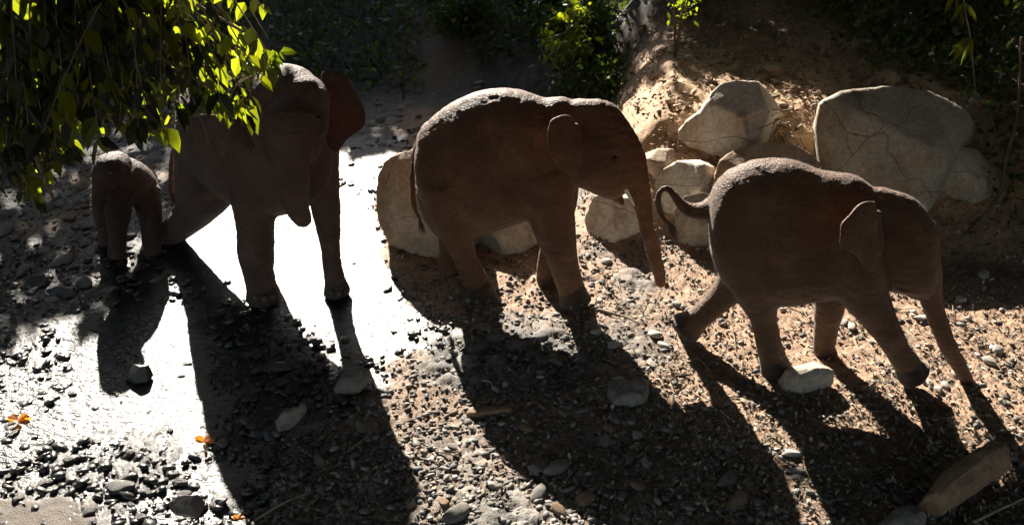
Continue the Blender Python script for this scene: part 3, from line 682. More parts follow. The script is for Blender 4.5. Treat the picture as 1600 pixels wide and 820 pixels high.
def longrock(a, b, ra, rb, material, label, seed, name='stone', cat='stone', prof=None, disp=.12):
    a, b = np.array(a), np.array(b); k = 14; pts = [a + (b - a) * i / k for i in range(k + 1)]
    rad = [(ra + (rb - ra) * i / k) * (1 - .35 * abs(2 * i / k - 1) ** 6) for i in range(k + 1)]
    v, f = tube(pts, rad, 28, 3, flat=.5); v = np.array(v); c = (a + b) / 2; q = v - c
    ax = (b - a) / np.linalg.norm(b - a); up = np.array([0, 0, 1.]); sd = np.cross(ax, up); sd /= np.linalg.norm(sd); up2 = np.cross(sd, ax)
    U, V_, W_ = q @ ax, q @ sd, q @ up2; r0 = (ra + rb) / 2
    V_ = np.sign(V_) * np.minimum(abs(V_), r0 * .72); W_ = np.clip(W_, -r0 * .85, r0 * .8)
    q = np.outer(U, ax) + np.outer(V_, sd) + np.outer(W_, up2); nn = q / (np.linalg.norm(q, axis=1)[:, None] + 1e-9)
    q = q + nn * (r0 * disp * (n3(q + seed, seed, 6.) + .5 * n3(q, seed + 5, 22.)))[:, None]
    o = obj(name, q + c, f, material, None, True, origin=(c[0], c[1], min(a[2], b[2]) - r0)); tag(o, label, cat); return o
def block(c, ax, dims, material, label, seed, cut=.86, nf=22, name='stone', cat='stone', rough=.05):
    """faceted, chipped block of stone: c centre, ax long axis, dims half sizes"""
    V0, F0 = ico(5); rs = np.random.default_rng(seed); q = np.sign(V0) * np.abs(V0) ** .62 * np.array([1., 1., 1.])
    for k in range(nf):
        d = rs.normal(0, 1, 3); d /= np.linalg.norm(d); lim = np.quantile(q @ d, rs.uniform(cut, .985)); q = q - np.outer(np.maximum(0, q @ d - lim), d)
    q = q / np.abs(q).max(0) * np.array(dims); ax = np.array(ax, float); ax /= np.linalg.norm(ax); sd = np.cross([0, 0, 1.], ax); sd /= np.linalg.norm(sd); up = np.cross(ax, sd)
    r0 = min(dims); nn = V0; q = q + nn * (r0 * rough * (1.5 * n3(q + seed, seed, 1.2 / r0) + n3(q, seed + 5, 4 / r0) + .7 * n3(q, seed + 9, 13 / r0)))[:, None]
    q = np.outer(q[:, 0], ax) + np.outer(q[:, 1], sd) + np.outer(q[:, 2], up); c = np.asarray(c); b = np.array([c[0], c[1], c[2] + q[:, 2].min()])
    o = obj(name, q + (c - b), F0, material, None, True); o.location = tuple(b); tag(o, label, cat); return o
block((G(1440, 795, .05) + G(1562, 712, .24)) / 2, G(1562, 712, .26) - G(1440, 795, .03), (.42, .10, .13), M_brownstone, 'long brown stone block jutting up at an angle in the lower right corner', 21, rough=.16)
block(G(1408, 822, .03), G(1430, 800, .05) - G(1385, 845, .0), (.20, .10, .07), M_stone, 'grey stone lying at the foot of the long brown block', 22, rough=.14)
block(G(1256, 592, .09), (1, .12, .16), (.225, .13, .14), M_boulder_grey, 'pale stone with a bright white top beside the front foot of the young elephant', 31, rough=.10)
block(G(982, 618, .06), (1, -.1, .0), (.16, .13, .10), M_stone, 'rounded grey stone alone in the elephant shadow in the middle foreground', 32, rough=.15)
block(G(550, 596, .06), (1, .18, .1), (.155, .10, .085), M_stone, 'blocky grey stone at the edge of the wet gravel below the largest elephant', 33, rough=.14)
longrock(G(732, 648, .02), G(798, 640, .03), .05, .04, M_brownstone, 'dark reddish slab at the end of the sunlit gravel patch in the middle', 23)
rock([(428, 668), (445, 645), (476, 636), (478, 645), (455, 668), (432, 674)], 5.25, .06, M_stone, 'flat pointed grey stone left of the blocky stone', 'stone', 'stone', seed=15)
rock([(262, 790), (275, 780), (305, 778), (318, 792), (308, 806), (275, 808)], 4.2, .06, M_wetstone, 'dark wet rounded stone near the bottom among the glints', 'stone', 'stone', seed=17)
rock([(193, 583), (205, 573), (230, 574), (237, 590), (225, 602), (198, 600)], 5.95, .07, M_wetstone, 'dark wet stone sitting alone in the bright water at left', 'stone', 'stone', seed=18)
rock([(70, 462), (85, 450), (112, 452), (122, 463), (105, 474), (76, 472)], 7.3, .1, M_wetstone, 'dark stone in the shade to the left of the bright water, larger of two', 'stone', 'stone', seed=19)
rock([(35, 448), (45, 436), (66, 434), (78, 446), (68, 458), (42, 458)], 7.5, .1, M_wetstone, 'dark stone in the shade near the left edge below the leaves', 'stone', 'stone', seed=20)

# ---------------------------------------------------------------- pebbles and litter
def in_view(p):
    d = p - CP; zc = d @ FW; x = 800 + FPX * (d @ RT) / zc; y = 410 - FPX * (d @ UP) / zc
    return (zc > 0) & (x > -80) & (x < 1680) & (y > -60) & (y < 900), x, y
def scatter(nmax, pyr):
    """positions spread evenly over the picture's ground, then kept in world space"""
    x = rng.uniform(-40, 1640, nmax); y = rng.uniform(pyr[0], pyr[1], nmax)
    p = np.array([G(a, b) for a, b in zip(x, y)]); return p
def stones(name, n, yr, smin, smax, filt, material, colf, sub=1, flatn=.5):
    p = scatter(n, yr); hh, W = base(p[:, 0], p[:, 1]); keep = filt(p[:, 0], p[:, 1], W, hills(p[:, 0], p[:, 1])); p = p[keep]; p[:, 2] = hh[keep]; W = W[keep]
    V0, F0 = ico(sub); m = len(p); s = smin + (smax - smin) * rng.random(m) ** 2.5
    an = rng.uniform(0, 6.28, m); sx = s * rng.uniform(.8, 1.5, m); sy = s * rng.uniform(.5, 1, m); sz = s * rng.uniform(.3, .7, m) * flatn * 1.6
    J = 1 + rng.uniform(-.17, .17, (m, len(V0), 1)); V = V0[None] * J * np.stack([sx, sy, sz], -1)[:, None, :]
    tl = rng.normal(0, .25, m)[:, None]; V[..., 2] = V[..., 2] + V[..., 0] * tl
    c, s_ = np.cos(an)[:, None], np.sin(an)[:, None]
    X = V[..., 0] * c - V[..., 1] * s_ + p[:, 0:1]; Y = V[..., 0] * s_ + V[..., 1] * c + p[:, 1:2]; Z = V[..., 2] + p[:, 2:3] + sz[:, None] * .45 + .012
    VV = np.stack([X, Y, Z], -1).reshape(-1, 3); FF = (F0[None] + (np.arange(m) * len(V0))[:, None, None]).reshape(-1, 3)
    o = obj(name, VV, FF, material, None, True); t = rng.random((m, 1)); cc = colf(t, rng.random((m, 1)))
    cols(o.data, 'tone', np.repeat(cc, len(V0), 0)); return o
gcol = lambda t, r: (np.where(t < .09, .30, .05 + .15 * t ** 1.5)) * np.array([[1.0, .96, .91]]) * (1 - .12 * (r > .7) * np.array([[0, 1, 2]]))
wcol = lambda t, r: (.02 + .06 * t) * np.array([[1.0, .97, .95]])
o = stones('gravel', 22000, (200, 900), .010, .037, lambda x, y, W, H_: (W < .5) & (H_ < .5) & (rng.random(len(x)) < (1 - .72 * sst(0, 2, x - .2))), M_pebbles, gcol); tag(o, kind='stuff')
o = stones('wet_gravel', 11000, (200, 900), .015, .055, lambda x, y, W, H_: (W >= .5) & ((poly_sd(x, y, POOL) + .3 * fbm(x * 4, y * 4, 35) < .05) | (rng.random(len(x)) < .04 + .25 * sst(8.6, 10.5, y))) & ((poly_sd(x, y, POOL2) < -.03) | (fbm(x * 3, y * 3, 36) > .12)), M_wetpebbles, wcol); tag(o, kind='stuff')

def chips(name, n, yr, filt, material, colf, L=(.015, .06)):
    p = scatter(n, yr); hh, W = base(p[:, 0], p[:, 1]); keep = filt(p[:, 0], p[:, 1], W, hills(p[:, 0], p[:, 1])); p = p[keep]; p[:, 2] = hh[keep] + .012; m = len(p)
    l = rng.uniform(*L, m) * .5; wd = l * rng.uniform(.12, .65, m); cv = l * rng.uniform(-.5, .6, m)
    V = np.zeros((m, 6, 3)); V[:, 0, 0] = -l; V[:, 1, 0] = -l * .1; V[:, 1, 1] = -wd; V[:, 2, 0] = l * .9; V[:, 2, 1] = -wd * .3
    V[:, 3, 0] = l; V[:, 3, 1] = wd * .2; V[:, 4, 0] = l * .1; V[:, 4, 1] = wd; V[:, 5, 0] = -l * .8; V[:, 5, 1] = wd * .5
    V[:, (0, 2, 3, 5), 2] = cv[:, None] * .8
    a, b, c = rng.uniform(0, 6.28, m), rng.normal(0, .42, m), rng.normal(0, .42, m)
    def rot(V, i, j, t): x, y = V[..., i].copy(), V[..., j].copy(); V[..., i] = x * np.cos(t)[:, None] - y * np.sin(t)[:, None]; V[..., j] = x * np.sin(t)[:, None] + y * np.cos(t)[:, None]
    rot(V, 1, 2, b); rot(V, 0, 2, c); rot(V, 0, 1, a)
    V += p[:, None, :] + np.array([0, 0, 1.]) * (l * abs(np.sin(c)) * .7 + wd * abs(np.sin(b)) * .7)[:, None, None]
    F0 = np.array([[0, 1, 4, 5], [1, 2, 3, 4]]); FF = (F0[None] + (np.arange(m) * 6)[:, None, None]).reshape(-1, 4)
    o = obj(name, V.reshape(-1, 3), FF, material, None, False); cols(o.data, 'tone', np.repeat(colf(rng.random((m, 1)), rng.random((m, 1))), 6, 0)); return o
lcol = lambda t, r: np.where(r < .10, .48, .11 + .22 * t) * np.array([[1.0, .74, .52]]) * (1 + .25 * (r < .22) * np.array([[0, 1, 1.6]]))
o = chips('leaf_litter', 85000, (90, 900), lambda x, y, W, H_: (W < .3) & (rng.random(len(x)) < .35 + 1.2 * sst(-.2, .3, fbm(x * 2.3, y * 2.3, 78))) & (rng.random(len(x)) < .18 + .82 * sst(4.2, 6.2, y + .5 * x) * sst(-.6, 1.5, x - .15 * (y - 6) + .8 * fbm(x, y, 77))), M_litter, lcol); tag(o, kind='stuff')

o = chips('bank_litter', 11000, (95, 330), lambda x, y, W, H_: (H_ > .12) & (x > .3), M_litter, lambda t, r: lcol(t, r) * np.array([[1.25, 1.0, .8]]), (.02, .08)); tag(o, kind='stuff')
o = stones('bank_gravel', 2500, (95, 330), .015, .06, lambda x, y, W, H_: (H_ > .12) & (x > .3), M_pebbles, lambda t, r: (.10 + .22 * t) * np.array([[1.25, .88, .56]])); tag(o, kind='stuff')
# loose cobbles one can tell apart
cob_zones = [('on dry foreground gravel', M_stone, (480, 1300), (640, 810), 56, ['below the blocky stone', 'below the rounded grey stone', 'near the brown block']),
             ('in glittering shallows', M_wetstone, (10, 400), (560, 810), 46, ['near the left edge', 'left of the largest elephant\'s shadow', 'beside that shadow']),
             ('on dim gravel behind the elephants,', M_stone, (560, 830), (140, 240), 30, ['nearest the reddish ear', 'between two elephants', 'above the middle elephant\'s rump']),
             ('in the shaded left', M_stone, (5, 250), (290, 470), 44, ['at the left edge', 'left of the calf', 'at the calf\'s feet']),
             ('on sunny littered ground', M_pale, (930, 1590), (400, 640), 34, ['beside the middle elephant\'s trunk', 'under the young elephant', 'right of the young elephant']),
             ('in the largest elephant\'s wet shadow,', M_wetstone, (320, 600), (490, 640), 32, ['on its left', 'in its middle', 'on its right'])]
protos = []
for k in range(6):
    V0, F0 = ico(3); q = V0 * np.array([1.25, .8, .5]); 
    for j in range(7):
        d = rng.normal(0, 1, 3); d /= np.linalg.norm(d); lim = np.quantile(q @ d, .86); q = q - np.outer(np.maximum(0, q @ d - lim), d) * .85
    q = q + V0 * (.10 * n3(q + k * 3, k, 1.5) + .04 * n3(q, k + 4, 5.))[:, None]; protos.append((q, F0))
COBT = {}
for lab, mt, xr, yr, cnt, subs in cob_zones:
    for i in range(cnt):
        x, y = random.uniform(*xr), random.uniform(*yr); g = G(x, y); big = random.random() < .14
        s = random.uniform(.022, .055) * (1.0 if 'foreground' in lab or 'glitter' in lab else 1.25) * (1.6 if big else 1)
        m_ = random.choice([mt, mt, mt, M_brownstone if mt is M_stone else mt, M_pale if mt is M_stone and random.random() < .5 else mt])
        tone = {'grey_loose_stone': 'grey', 'wet_dark_stone': 'wet black', 'pale_loose_stone': 'whitish', 'brown_loose_stone': 'brown'}[m_.name]
        k = int(rng.integers(0, 6)); key = (m_.name, k)
        if key not in COBT: COBT[key] = new_mesh('cobble', *protos[k], m_)
        o = bpy.data.objects.new('cobble', COBT[key]); zz = hz(g[0], g[1])
        o.location = (g[0], g[1], zz + s * .25 + .008); o.rotation_euler = (random.uniform(-.3, .3), random.uniform(-.3, .3), random.uniform(0, 6.28))
        o.scale = (s * random.uniform(.8, 1.3), s, s * random.uniform(.6, 1.1)); link(o)
        sub = subs[min(2, int((x - xr[0]) / (xr[1] - xr[0]) * 3))]
        L_ = ('larger ' if big else '') + tone + ' cobble ' + lab + ' ' + sub
        tag(o, L_, 'cobble', L_.replace('cobble', 'cobbles', 1))

# sticks
def stick(pts, r, label, name='stick', m=M_twig, group=None, cat='stick'):
    pts = np.array([np.asarray(p, float) for p in pts]); k = len(pts); v, f = tube(pts, np.linspace(r, r * .5, k), 8, 5)
    v = np.array(v); v += .25 * r * n3(v, 3, 30.)[:, None]; o = obj(name, v, f, m, None, True, origin=pts[0]); tag(o, label, cat, group); return o
def Gz(x, y, dz=.02): g = G(x, y); return np.array([g[0], g[1], hz(g[0], g[1]) + dz])
stick([Gz(395, 815), Gz(440, 793, .04), Gz(492, 767)], .009, 'long pale stick lying across the bottom left gravel')
stick([Gz(545, 705), Gz(575, 682, .03)], .010, 'short thick stick in the shaded gravel at the bottom')
stick([Gz(480, 748), Gz(520, 730, .03), Gz(580, 718)], .006, 'thin dark stick on the shaded gravel left of the middle', m=M_bark)
stick([Gz(753, 598), Gz(765, 604, .04), Gz(776, 614)], .010, 'whitish splinter at the tip of the sunlit gravel patch')
stick([Gz(1228, 480, .03), Gz(1250, 488, .04), Gz(1268, 512)], .009, 'bleached branch end between the legs of the young elephant')
stick([Gz(1233, 476, .03), Gz(1262, 474, .04)], .016, 'bleached chip between the legs of the young elephant')
stick([Gz(935, 488, .02), Gz(975, 500, .03), Gz(995, 508, .02)], .014, 'pale broken stick just in front of the front foot of the middle elephant')
stick([Gz(1520, 822, .05), Gz(1565, 803, .08), Gz(1605, 782, .05)], .012, 'stick in the dark lower right corner under the brown block')
stick([P(1496, 378, 8.3), P(1520, 357, 8.35), P(1552, 320, 8.4), P(1566, 290, 8.5), P(1572, 250, 8.6), P(1590, 180, 8.8), P(1596, 60, 9.0)], .028, 'thin leaning branch at the right edge beside the largest boulder', 'branch', M_bark, cat='branch')
stick([P(1470, 300, 8.45), P(1440, 300, 8.4), P(1400, 312, 8.35)], .004, 'thin root hanging over the largest boulder', 'root', M_bark, cat='root')
for i in range(60):
    x, y = random.uniform(880, 1600), random.uniform(395, 660); a = random.uniform(0, 3.14); L_ = random.uniform(20, 60)
    stick([Gz(x, y), Gz(x + cos(a) * L_ * .5, y + sin(a) * L_ * .2 + 2, .03), Gz(x + cos(a) * L_, y + sin(a) * L_ * .5)], random.uniform(.003, .007),
          *(lambda w_: (w_, 'twig', M_twig, w_, 'twig'))('thin dry twig on sunny litter ' + ('beside the middle elephant\'s trunk' if x < 1060 else 'under the young elephant' if x < 1400 else 'right of the young elephant') + (', nearer the boulders' if y < 520 else ', nearer the viewer')))
for i in range(34):
    x, y = random.uniform(380, 1350), random.uniform(640, 815); a = random.uniform(0, 3.14); L_ = random.uniform(20, 70)
    stick([Gz(x, y), Gz(x + cos(a) * L_ * .5, y + sin(a) * L_ * .2 + 2, .03), Gz(x + cos(a) * L_, y + sin(a) * L_ * .5)], random.uniform(.003, .006),
          *(lambda w_: (w_, 'twig', M_bark, w_, 'twig'))('thin dark twig on foreground gravel ' + ('below the blocky stone' if x < 700 else 'below the rounded grey stone' if x < 1020 else 'left of the long brown block')))

rt = empty('root_tangle', P(1240, 215, 9.3)); tag(rt, 'tangle of dry brown roots on the bank between the two biggest boulders', 'roots')
for i in range(26):
    a = P(random.uniform(1205, 1275), random.uniform(170, 225), 9.35 - random.uniform(0, .3)); d = np.array([random.uniform(-.3, .3), random.uniform(-.15, .05), random.uniform(-.25, .05)])
    v, f = tube(np.array([a, a + d * .5 + rng.normal(0, .03, 3), a + d]) - np.array(rt.location), [.007, .005, .002], 5, 4); obj('root', v, f, random.choice([M_twig, M_bark]), rt)
# ---------------------------------------------------------------- leaves
def leaves(P0, D, size, width=.45, droop=.25, quad=False, face=None):
    """P0 base points, D directions; returns verts and faces of pointed folded leaves"""
    m = len(P0); D = D / (np.linalg.norm(D, axis=1)[:, None] + 1e-9)
    S_ = np.cross(D, rng.normal(0, 1, (m, 3)) if face is None else np.asarray(face) + rng.normal(0, .25, (m, 3))); S_ /= np.linalg.norm(S_, axis=1)[:, None] + 1e-9; Nn = np.cross(S_, D)
    sz = np.asarray(size).reshape(-1, 1) * np.ones((m, 1)); w_ = sz * width * .5
    if quad:
        V = np.stack([P0, P0 + D * sz * .45 - S_ * w_, P0 + D * sz, P0 + D * sz * .45 + S_ * w_], 1)
        return V.reshape(-1, 3), (np.array([[0, 1, 2, 3]])[None] + (np.arange(m) * 4)[:, None, None]).reshape(-1, 4)
    fo = Nn * w_ * .35; dr = np.array([0, 0, -1.]) * sz * droop
    V = np.stack([P0, P0 + D * sz * .3 - S_ * w_ + fo, P0 + D * sz * .7 - S_ * w_ * .75 + fo + dr * .4, P0 + D * sz + dr,
                  P0 + D * sz * .7 + S_ * w_ * .75 + fo + dr * .4, P0 + D * sz * .3 + S_ * w_ + fo, P0 + D * sz * .3, P0 + D * sz * .7 + dr * .4], 1)
    F0 = np.array([[0, 1, 6, 6], [1, 2, 7, 6], [2, 3, 7, 7], [0, 6, 5, 5], [6, 7, 4, 5], [7, 3, 4, 4]])
    F0 = [[0, 1, 2, 7], [0, 7, 4, 5], [2, 3, 7, 2], [7, 3, 4, 7]]
    F4 = np.array([[0, 1, 2, 7], [0, 7, 4, 5]]); off = (np.arange(m) * 8)[:, None, None]
    fl = (F4[None] + off).reshape(-1, 4).tolist() + (np.array([[2, 3, 7], [7, 3, 4]])[None] + off).reshape(-1, 3).tolist()
    return V.reshape(-1, 3), fl
def rdir(m, bias=(0, 0, 0), s=1.): return rng.normal(0, s, (m, 3)) + np.asarray(bias)

# --- overhanging tree, upper left, close to the camera
root = empty('tree', (-5.2, 3.4, hz(-5.2, 3.4))); tag(root, 'leafy tree reaching in from the upper left with backlit yellow green leaves', 'tree')
ro = np.array(root.location)
v, f = tube(np.array([[-5.2, 3.4, -.3], [-5.1, 3.4, 1.5], [-4.9, 3.5, 3.2], [-4.6, 3.6, 4.9], [-4.4, 3.6, 6.5]]) - ro, [.22, .18, .15, .12, .08], 14); obj('trunk', v, f, M_bark, root)
limbs, LP, LD, LS = [], [], [], []
def limb(px, r): 
    pts = [P(*q) for q in px]; limbs.append(tube(np.array(pts) - ro, np.linspace(r, r * .25, len(pts)), 8, 4)); return catmull(np.array(pts), 12)
mains = []
for s_ in range(14):
    y0 = -260 + s_ * 36 + random.uniform(-20, 20); Y = random.uniform(2.7, 4.6); ex_ = random.uniform(.55, 1.0)
    endx = np.interp(y0 + 130, [-200, 0, 60, 130, 200, 330], [420, 400, 400, 380, 300, 60]) * ex_
    mains.append(limb([(-700, y0 - 60, Y + .3), (-300, y0 - 70, Y + .1), (-40, y0 - 20, Y), (endx * .5, y0 + 40, Y), (endx, y0 + 110 + random.uniform(0, 40), Y - .05)], .02))
def bound(x): return np.interp(x, [-50, 0, 60, 95, 150, 190, 250, 275, 300, 345, 385, 415, 440, 460], [330, 335, 325, 262, 235, 225, 222, 190, 175, 185, 205, 140, 110, -60])
twigs = []
for M_ in mains:
    for j in range(16, len(M_)):
        for rep in range(2):
            a = M_[j]; d = a - CP; zc = d @ FW; x = 800 + FPX * (d @ RT) / zc; y = 410 - FPX * (d @ UP) / zc
            if x < -80 or x > 425: continue
            L_ = random.uniform(.22, .55); dir_ = np.array([random.uniform(-.3, .8), random.uniform(-.6, .6), random.uniform(-1.1, -.25)]); dir_ /= np.linalg.norm(dir_)
            pts = [a + dir_ * L_ * t - np.array([0, 0, .35]) * L_ * t * t for t in (0, .33, .66, 1)]
            q = pts[-1] - CP; zc = q @ FW; x2 = 800 + FPX * (q @ RT) / zc; y2 = 410 - FPX * (q @ UP) / zc
            if x2 > 435 or y2 > bound(x2) - 14: continue
            limbs.append(tube(np.array(pts) - ro, [.0035, .003, .0022, .0015], 5, 2)); twigs.append(catmull(np.array(pts), 4))
for tw in twigs:
    for i in range(1, len(tw)):
        for s_ in (-1, 1):
            d = tw[i] - tw[i - 1]; d /= np.linalg.norm(d) + 1e-9; side = np.array([s_ * random.uniform(.3, 1), random.uniform(-.8, .8), random.uniform(-1.1, -.1)])
            LP.append(tw[i]); LD.append(d * .5 + side); LS.append(random.uniform(.035, .075))
# leaf fringe seen singly against the elephants
for x, y, Y, s in [(246, 196, 2.7, .075), (222, 196, 2.7, .055), (382, 170, 2.7, .085), (390, 192, 2.72, .05), (292, 122, 2.6, .07), (300, 108, 2.62, .06), (424, 112, 2.8, .055), (408, 106, 2.8, .055),
                   (396, 96, 2.8, .05), (428, 92, 2.8, .05), (358, 165, 2.7, .05), (340, 172, 2.7, .045), (355, 180, 2.7, .05), (332, 165, 2.7, .04), (370, 100, 2.75, .05), (385, 108, 2.75, .05), (262, 208, 2.7, .07), (300, 140, 2.7, .06), (312, 130, 2.7, .05), (275, 130, 2.7, .05), (366, 60, 2.7, .05), (382, 78, 2.7, .05), (346, 92, 2.7, .05), (322, 70, 2.7, .055), (205, 60, 2.7, .06), (82, 65, 2.7, .06), (228, 128, 2.7, .05), (140, 110, 2.7, .05)]:
    LP.append(P(x, y - 8, Y + 2.3)); LD.append([random.uniform(-.2, .35), .1, -1]); LS.append(s * 1.95)
LP, LD, LS = np.array(LP), np.array(LD), np.array(LS); thin = rng.random(len(LP)) < .38; thin[-28:] = False; spec = np.zeros(len(LP), bool); spec[-28:] = True  # random share stays bright; most others get the shade-darkened colour
xs = 800 + FPX * (LP[:, 0]) / ((LP - CP) @ FW); drop = (rng.random(len(LP)) < np.interp(xs, [0, 180, 260, 430], [.1, .2, .62, .7])) & ~spec; thin &= ~drop; thick = ~thin & ~drop & ~spec
v, f = leaves(LP[spec], LD[spec], LS[spec], .62, face=(0, 1, .1)); obj('foliage', v - ro, f, M_leaf_bright, root, False)
for k_, m_ in ((thin, M_leaf_bright), (thick, M_leaf_shade)):  # thick: leaves with shade painted into their colour
    v, f = leaves(LP[k_], LD[k_], LS[k_] * 1.1, .58); obj('foliage', v - ro, f, m_, root, False)
limb([(240, 205, 3.2), (300, 182, 3.1), (340, 180, 3.05)], .006); limb([(300, 150, 2.9), (322, 210, 2.9), (330, 235, 2.9)], .003)
limb([(330, 165, 3.0), (372, 132, 2.9), (420, 106, 2.8)], .006); limb([(355, 160, 2.9), (372, 130, 2.9), (385, 120, 2.9)], .004)
lv, lf = merge(limbs); obj('branches', lv, lf, M_twig, root)

# --- bushes and saplings on the bank and hillside
def bush(x, y, wx, wz, n, label, size=.10, m=M_leaf_dark, group='shrubs on the hillside', stems=9, name='shrub', cat='shrub', zoff=0, holes=.0):
    b = np.array([x, y, hz(x, y) + zoff]); root = empty(name, b); tag(root, label, cat, group); parts = []; tips = []
    for i in range(stems):
        a = random.uniform(0, 6.28); r = wx * random.uniform(.2, .9); h_ = wz * random.uniform(.45, 1)
        pts = [np.zeros(3), np.array([cos(a) * r * .3, sin(a) * r * .3, h_ * .5]), np.array([cos(a) * r * .8, sin(a) * r * .8, h_ * .9]), np.array([cos(a) * r * 1.1, sin(a) * r * 1.1, h_ * .92])]
        parts.append(tube(np.array(pts), [.02, .014, .009, .004], 6, 3)); tips += list(catmull(np.array(pts), 5)[5:])
    v, f = merge(parts); obj('stems', v, f, M_bark, root)
    tips = np.array(tips); c = tips[rng.integers(0, len(tips), n)] + rng.normal(0, wx * .17, (n, 3)) * [1, 1, .8]; c[:, 2] = np.maximum(c[:, 2], .03)
    v, f = leaves(c, rdir(n, (0, 0, -.3)), rng.uniform(.5, 1.2, n) * size, .5, quad=True); obj('foliage', v, f, m, root, False)
    return root
places = ['left of the path at the top', 'beside the upper path', 'at the top above the middle elephant', 'behind the middle elephant\'s back', 'above the sunlit bank', 'behind the upright boulder', 'between the upright boulder and the top edge',
          'above the largest boulder', 'right of the largest boulder', 'in the dark upper right corner', 'at the right edge', 'at the right edge near the leaning branch', 'in the dark top right', 'far right behind the leaning branch']
bl = [(-.9, 15.0, .8, .8), (.35, 15.6, .7, .8), (1.0, 13.6, .9, 1.2), (1.05, 12.3, .9, .7), (2.5, 13.0, 1.0, 1.4), (3.7, 14.2, 1.2, 1.5), (2.1, 15.0, 1.3, 1.6),
      (6.3, 12.9, 1.2, 1.6), (6.3, 10.6, 1.0, 1.5), (7.6, 11.6, 1.3, 2.0), (6.6, 9.2, .9, 1.6), (5.9, 8.1, .6, 1.0), (8.4, 13.8, 1.4, 2.2), (7.4, 8.8, .9, 1.8)]
for (x, y, a, b_), pn in zip(bl, places):
    bush(x, y, a, b_, 2600, 'dark leafy shrub ' + pn, .11)
# thin leafy twigs carrying those leaves
for pts_ in ([(60, 150, 5.2), (150, 175, 5.1), (222, 186, 5.), (250, 190, 5.)], [(200, 60, 5.1), (290, 98, 5.), (340, 150, 5.), (384, 160, 5.)], [(250, 20, 5.1), (340, 60, 5.), (400, 84, 5.), (432, 88, 5.)]):
    p_ = [P(*q) for q in pts_]; v, f = tube(np.array(p_) - ro, [.012, .008, .006, .003], 6, 5); obj('twig', v, f, M_twig, root)
    q_ = catmull(np.array(p_), 9); n_ = len(q_) * 3; v, f = leaves(np.repeat(q_, 3, 0) + rng.normal(0, .03, (n_, 3)), rdir(n_, (.2, 0, -1.1), .6), rng.uniform(.05, .11, n_), .5); obj('foliage', v - ro, f, M_leaf_bright, root, False)
bush(.75, 12.6, .6, 1.75, 420, 'taller sapling with sunlit yellow leaves at the top edge above the middle elephant', .13, M_leaf_bright, stems=4, name='sapling', cat='sapling')
bush(2.1, 11.4, .45, 1.35, 300, 'thin sapling with a few backlit leaves above the sunlit bank', .10, M_leaf_bright, stems=4, name='sapling', cat='sapling')
bush(-1.05, 8.85, .16, .32, 90, 'small fresh yellow green plant beside the tan boulder', .07, M_leaf_bright, stems=4, name='plant', cat='plant', group=None)
# white flower head behind the middle elephant
fr = empty('wildflower', (.2, 10.9, hz(.2, 10.9))); tag(fr, 'single white wildflower standing above the back of the middle elephant', 'flower')
v, f = tube(np.array([[0, 0, 0], [.01, 0, .22], [.0, 0, .42]]), [.006, .005, .004], 6); obj('stem', v, f, M_leaf_cover, fr)
c = np.array([0, 0, .42]) + rng.normal(0, .03, (46, 3)); v, f = leaves(c, rdir(46, (0, 0, .4)), .05, .7, quad=True)
obj('blossom', v, f, mat_plain('white_petal', (.7, .68, .55), (.85, .84, .75), 20, .6), fr, False)
# hanging vine at the upper right
vr = empty('vine', P(1512, -120, 6.5)); tag(vr, 'thin vine hanging in the upper right with narrow pale green leaves', 'vine'); vo = np.array(vr.location)
pts = [P(1500, -120, 6.5), P(1506, 0, 6.5), P(1514, 45, 6.5), P(1518, 75, 6.5), P(1524, 140, 6.5)]
v, f = tube(np.array(pts) - vo, [.007, .006, .005, .004, .002], 6); obj('stem', v, f, M_twig, vr)
LPv = [P(1516, 58, 6.5)] * 6 + [P(1505, 5, 6.5)] * 7 + [P(1500, -20, 6.5)] * 5; v, f = leaves(np.array(LPv), rdir(18, (.0, 0, -1.6), .6), rng.uniform(.10, .19, 18), .26); obj('foliage', v - vo, f, M_leaf_bright, vr, False)

# ground cover on the hillside
def cover(n, xr, yr, filt, size, name):
    x = rng.uniform(*xr, n); y = rng.uniform(*yr, n); k = filt(x, y); x, y = x[k], y[k]; hh, _ = base(x, y)
    c = np.stack([x, y, hh + rng.random(len(x)) ** 2 * .38 + .02], -1); m = len(x)
    v, f = leaves(c, rdir(m, (0, 0, .4)), rng.uniform(.5, 1.3, m) * size, .6, quad=True); o = obj(name, v, f, M_leaf_cover, None, False); tag(o, kind='stuff')
path = lambda x, y: abs(x + 1.0 + .15 * np.sin(y * .9)) < .42
cover(75000, (-12, 12), (12.6, 26), lambda x, y: (~path(x, y)) & (fbm(x * .7, y * .7, 88) + .35 * (y > 14) > -.02) & (rng.random(len(x)) < sst(12.6, 14.5, y)), .12, 'ground_cover')
cover(42000, (3.6, 12), (6.5, 16), lambda x, y: (rng.random(len(x)) < sst(4.2, 5.4, x + .45 * (y - 10.5) + .8 * fbm(x, y, 44))), .10, 'undergrowth')
# dry leaves
for x, y, s, lab in [(28, 655, .10, 'orange dry leaf glowing in the wet stones at the left edge'), (318, 692, .09, 'orange brown dry leaf on the stones at the edge of the bright water'), (372, 812, .05, 'small reddish dry leaf at the bottom edge')]:
    g = Gz(x, y, .05); v, f = leaves(np.array([g, g, g, g]) - g, np.array([[1, .2, .35], [-.8, .1, .5], [.2, .9, .3], [.3, -.6, .5]]), s, .7); o = obj('dry_leaf', v, f, M_leaf_dry, None, False, origin=(0, 0, 0)); o.location = tuple(g); tag(o, lab, 'leaf')

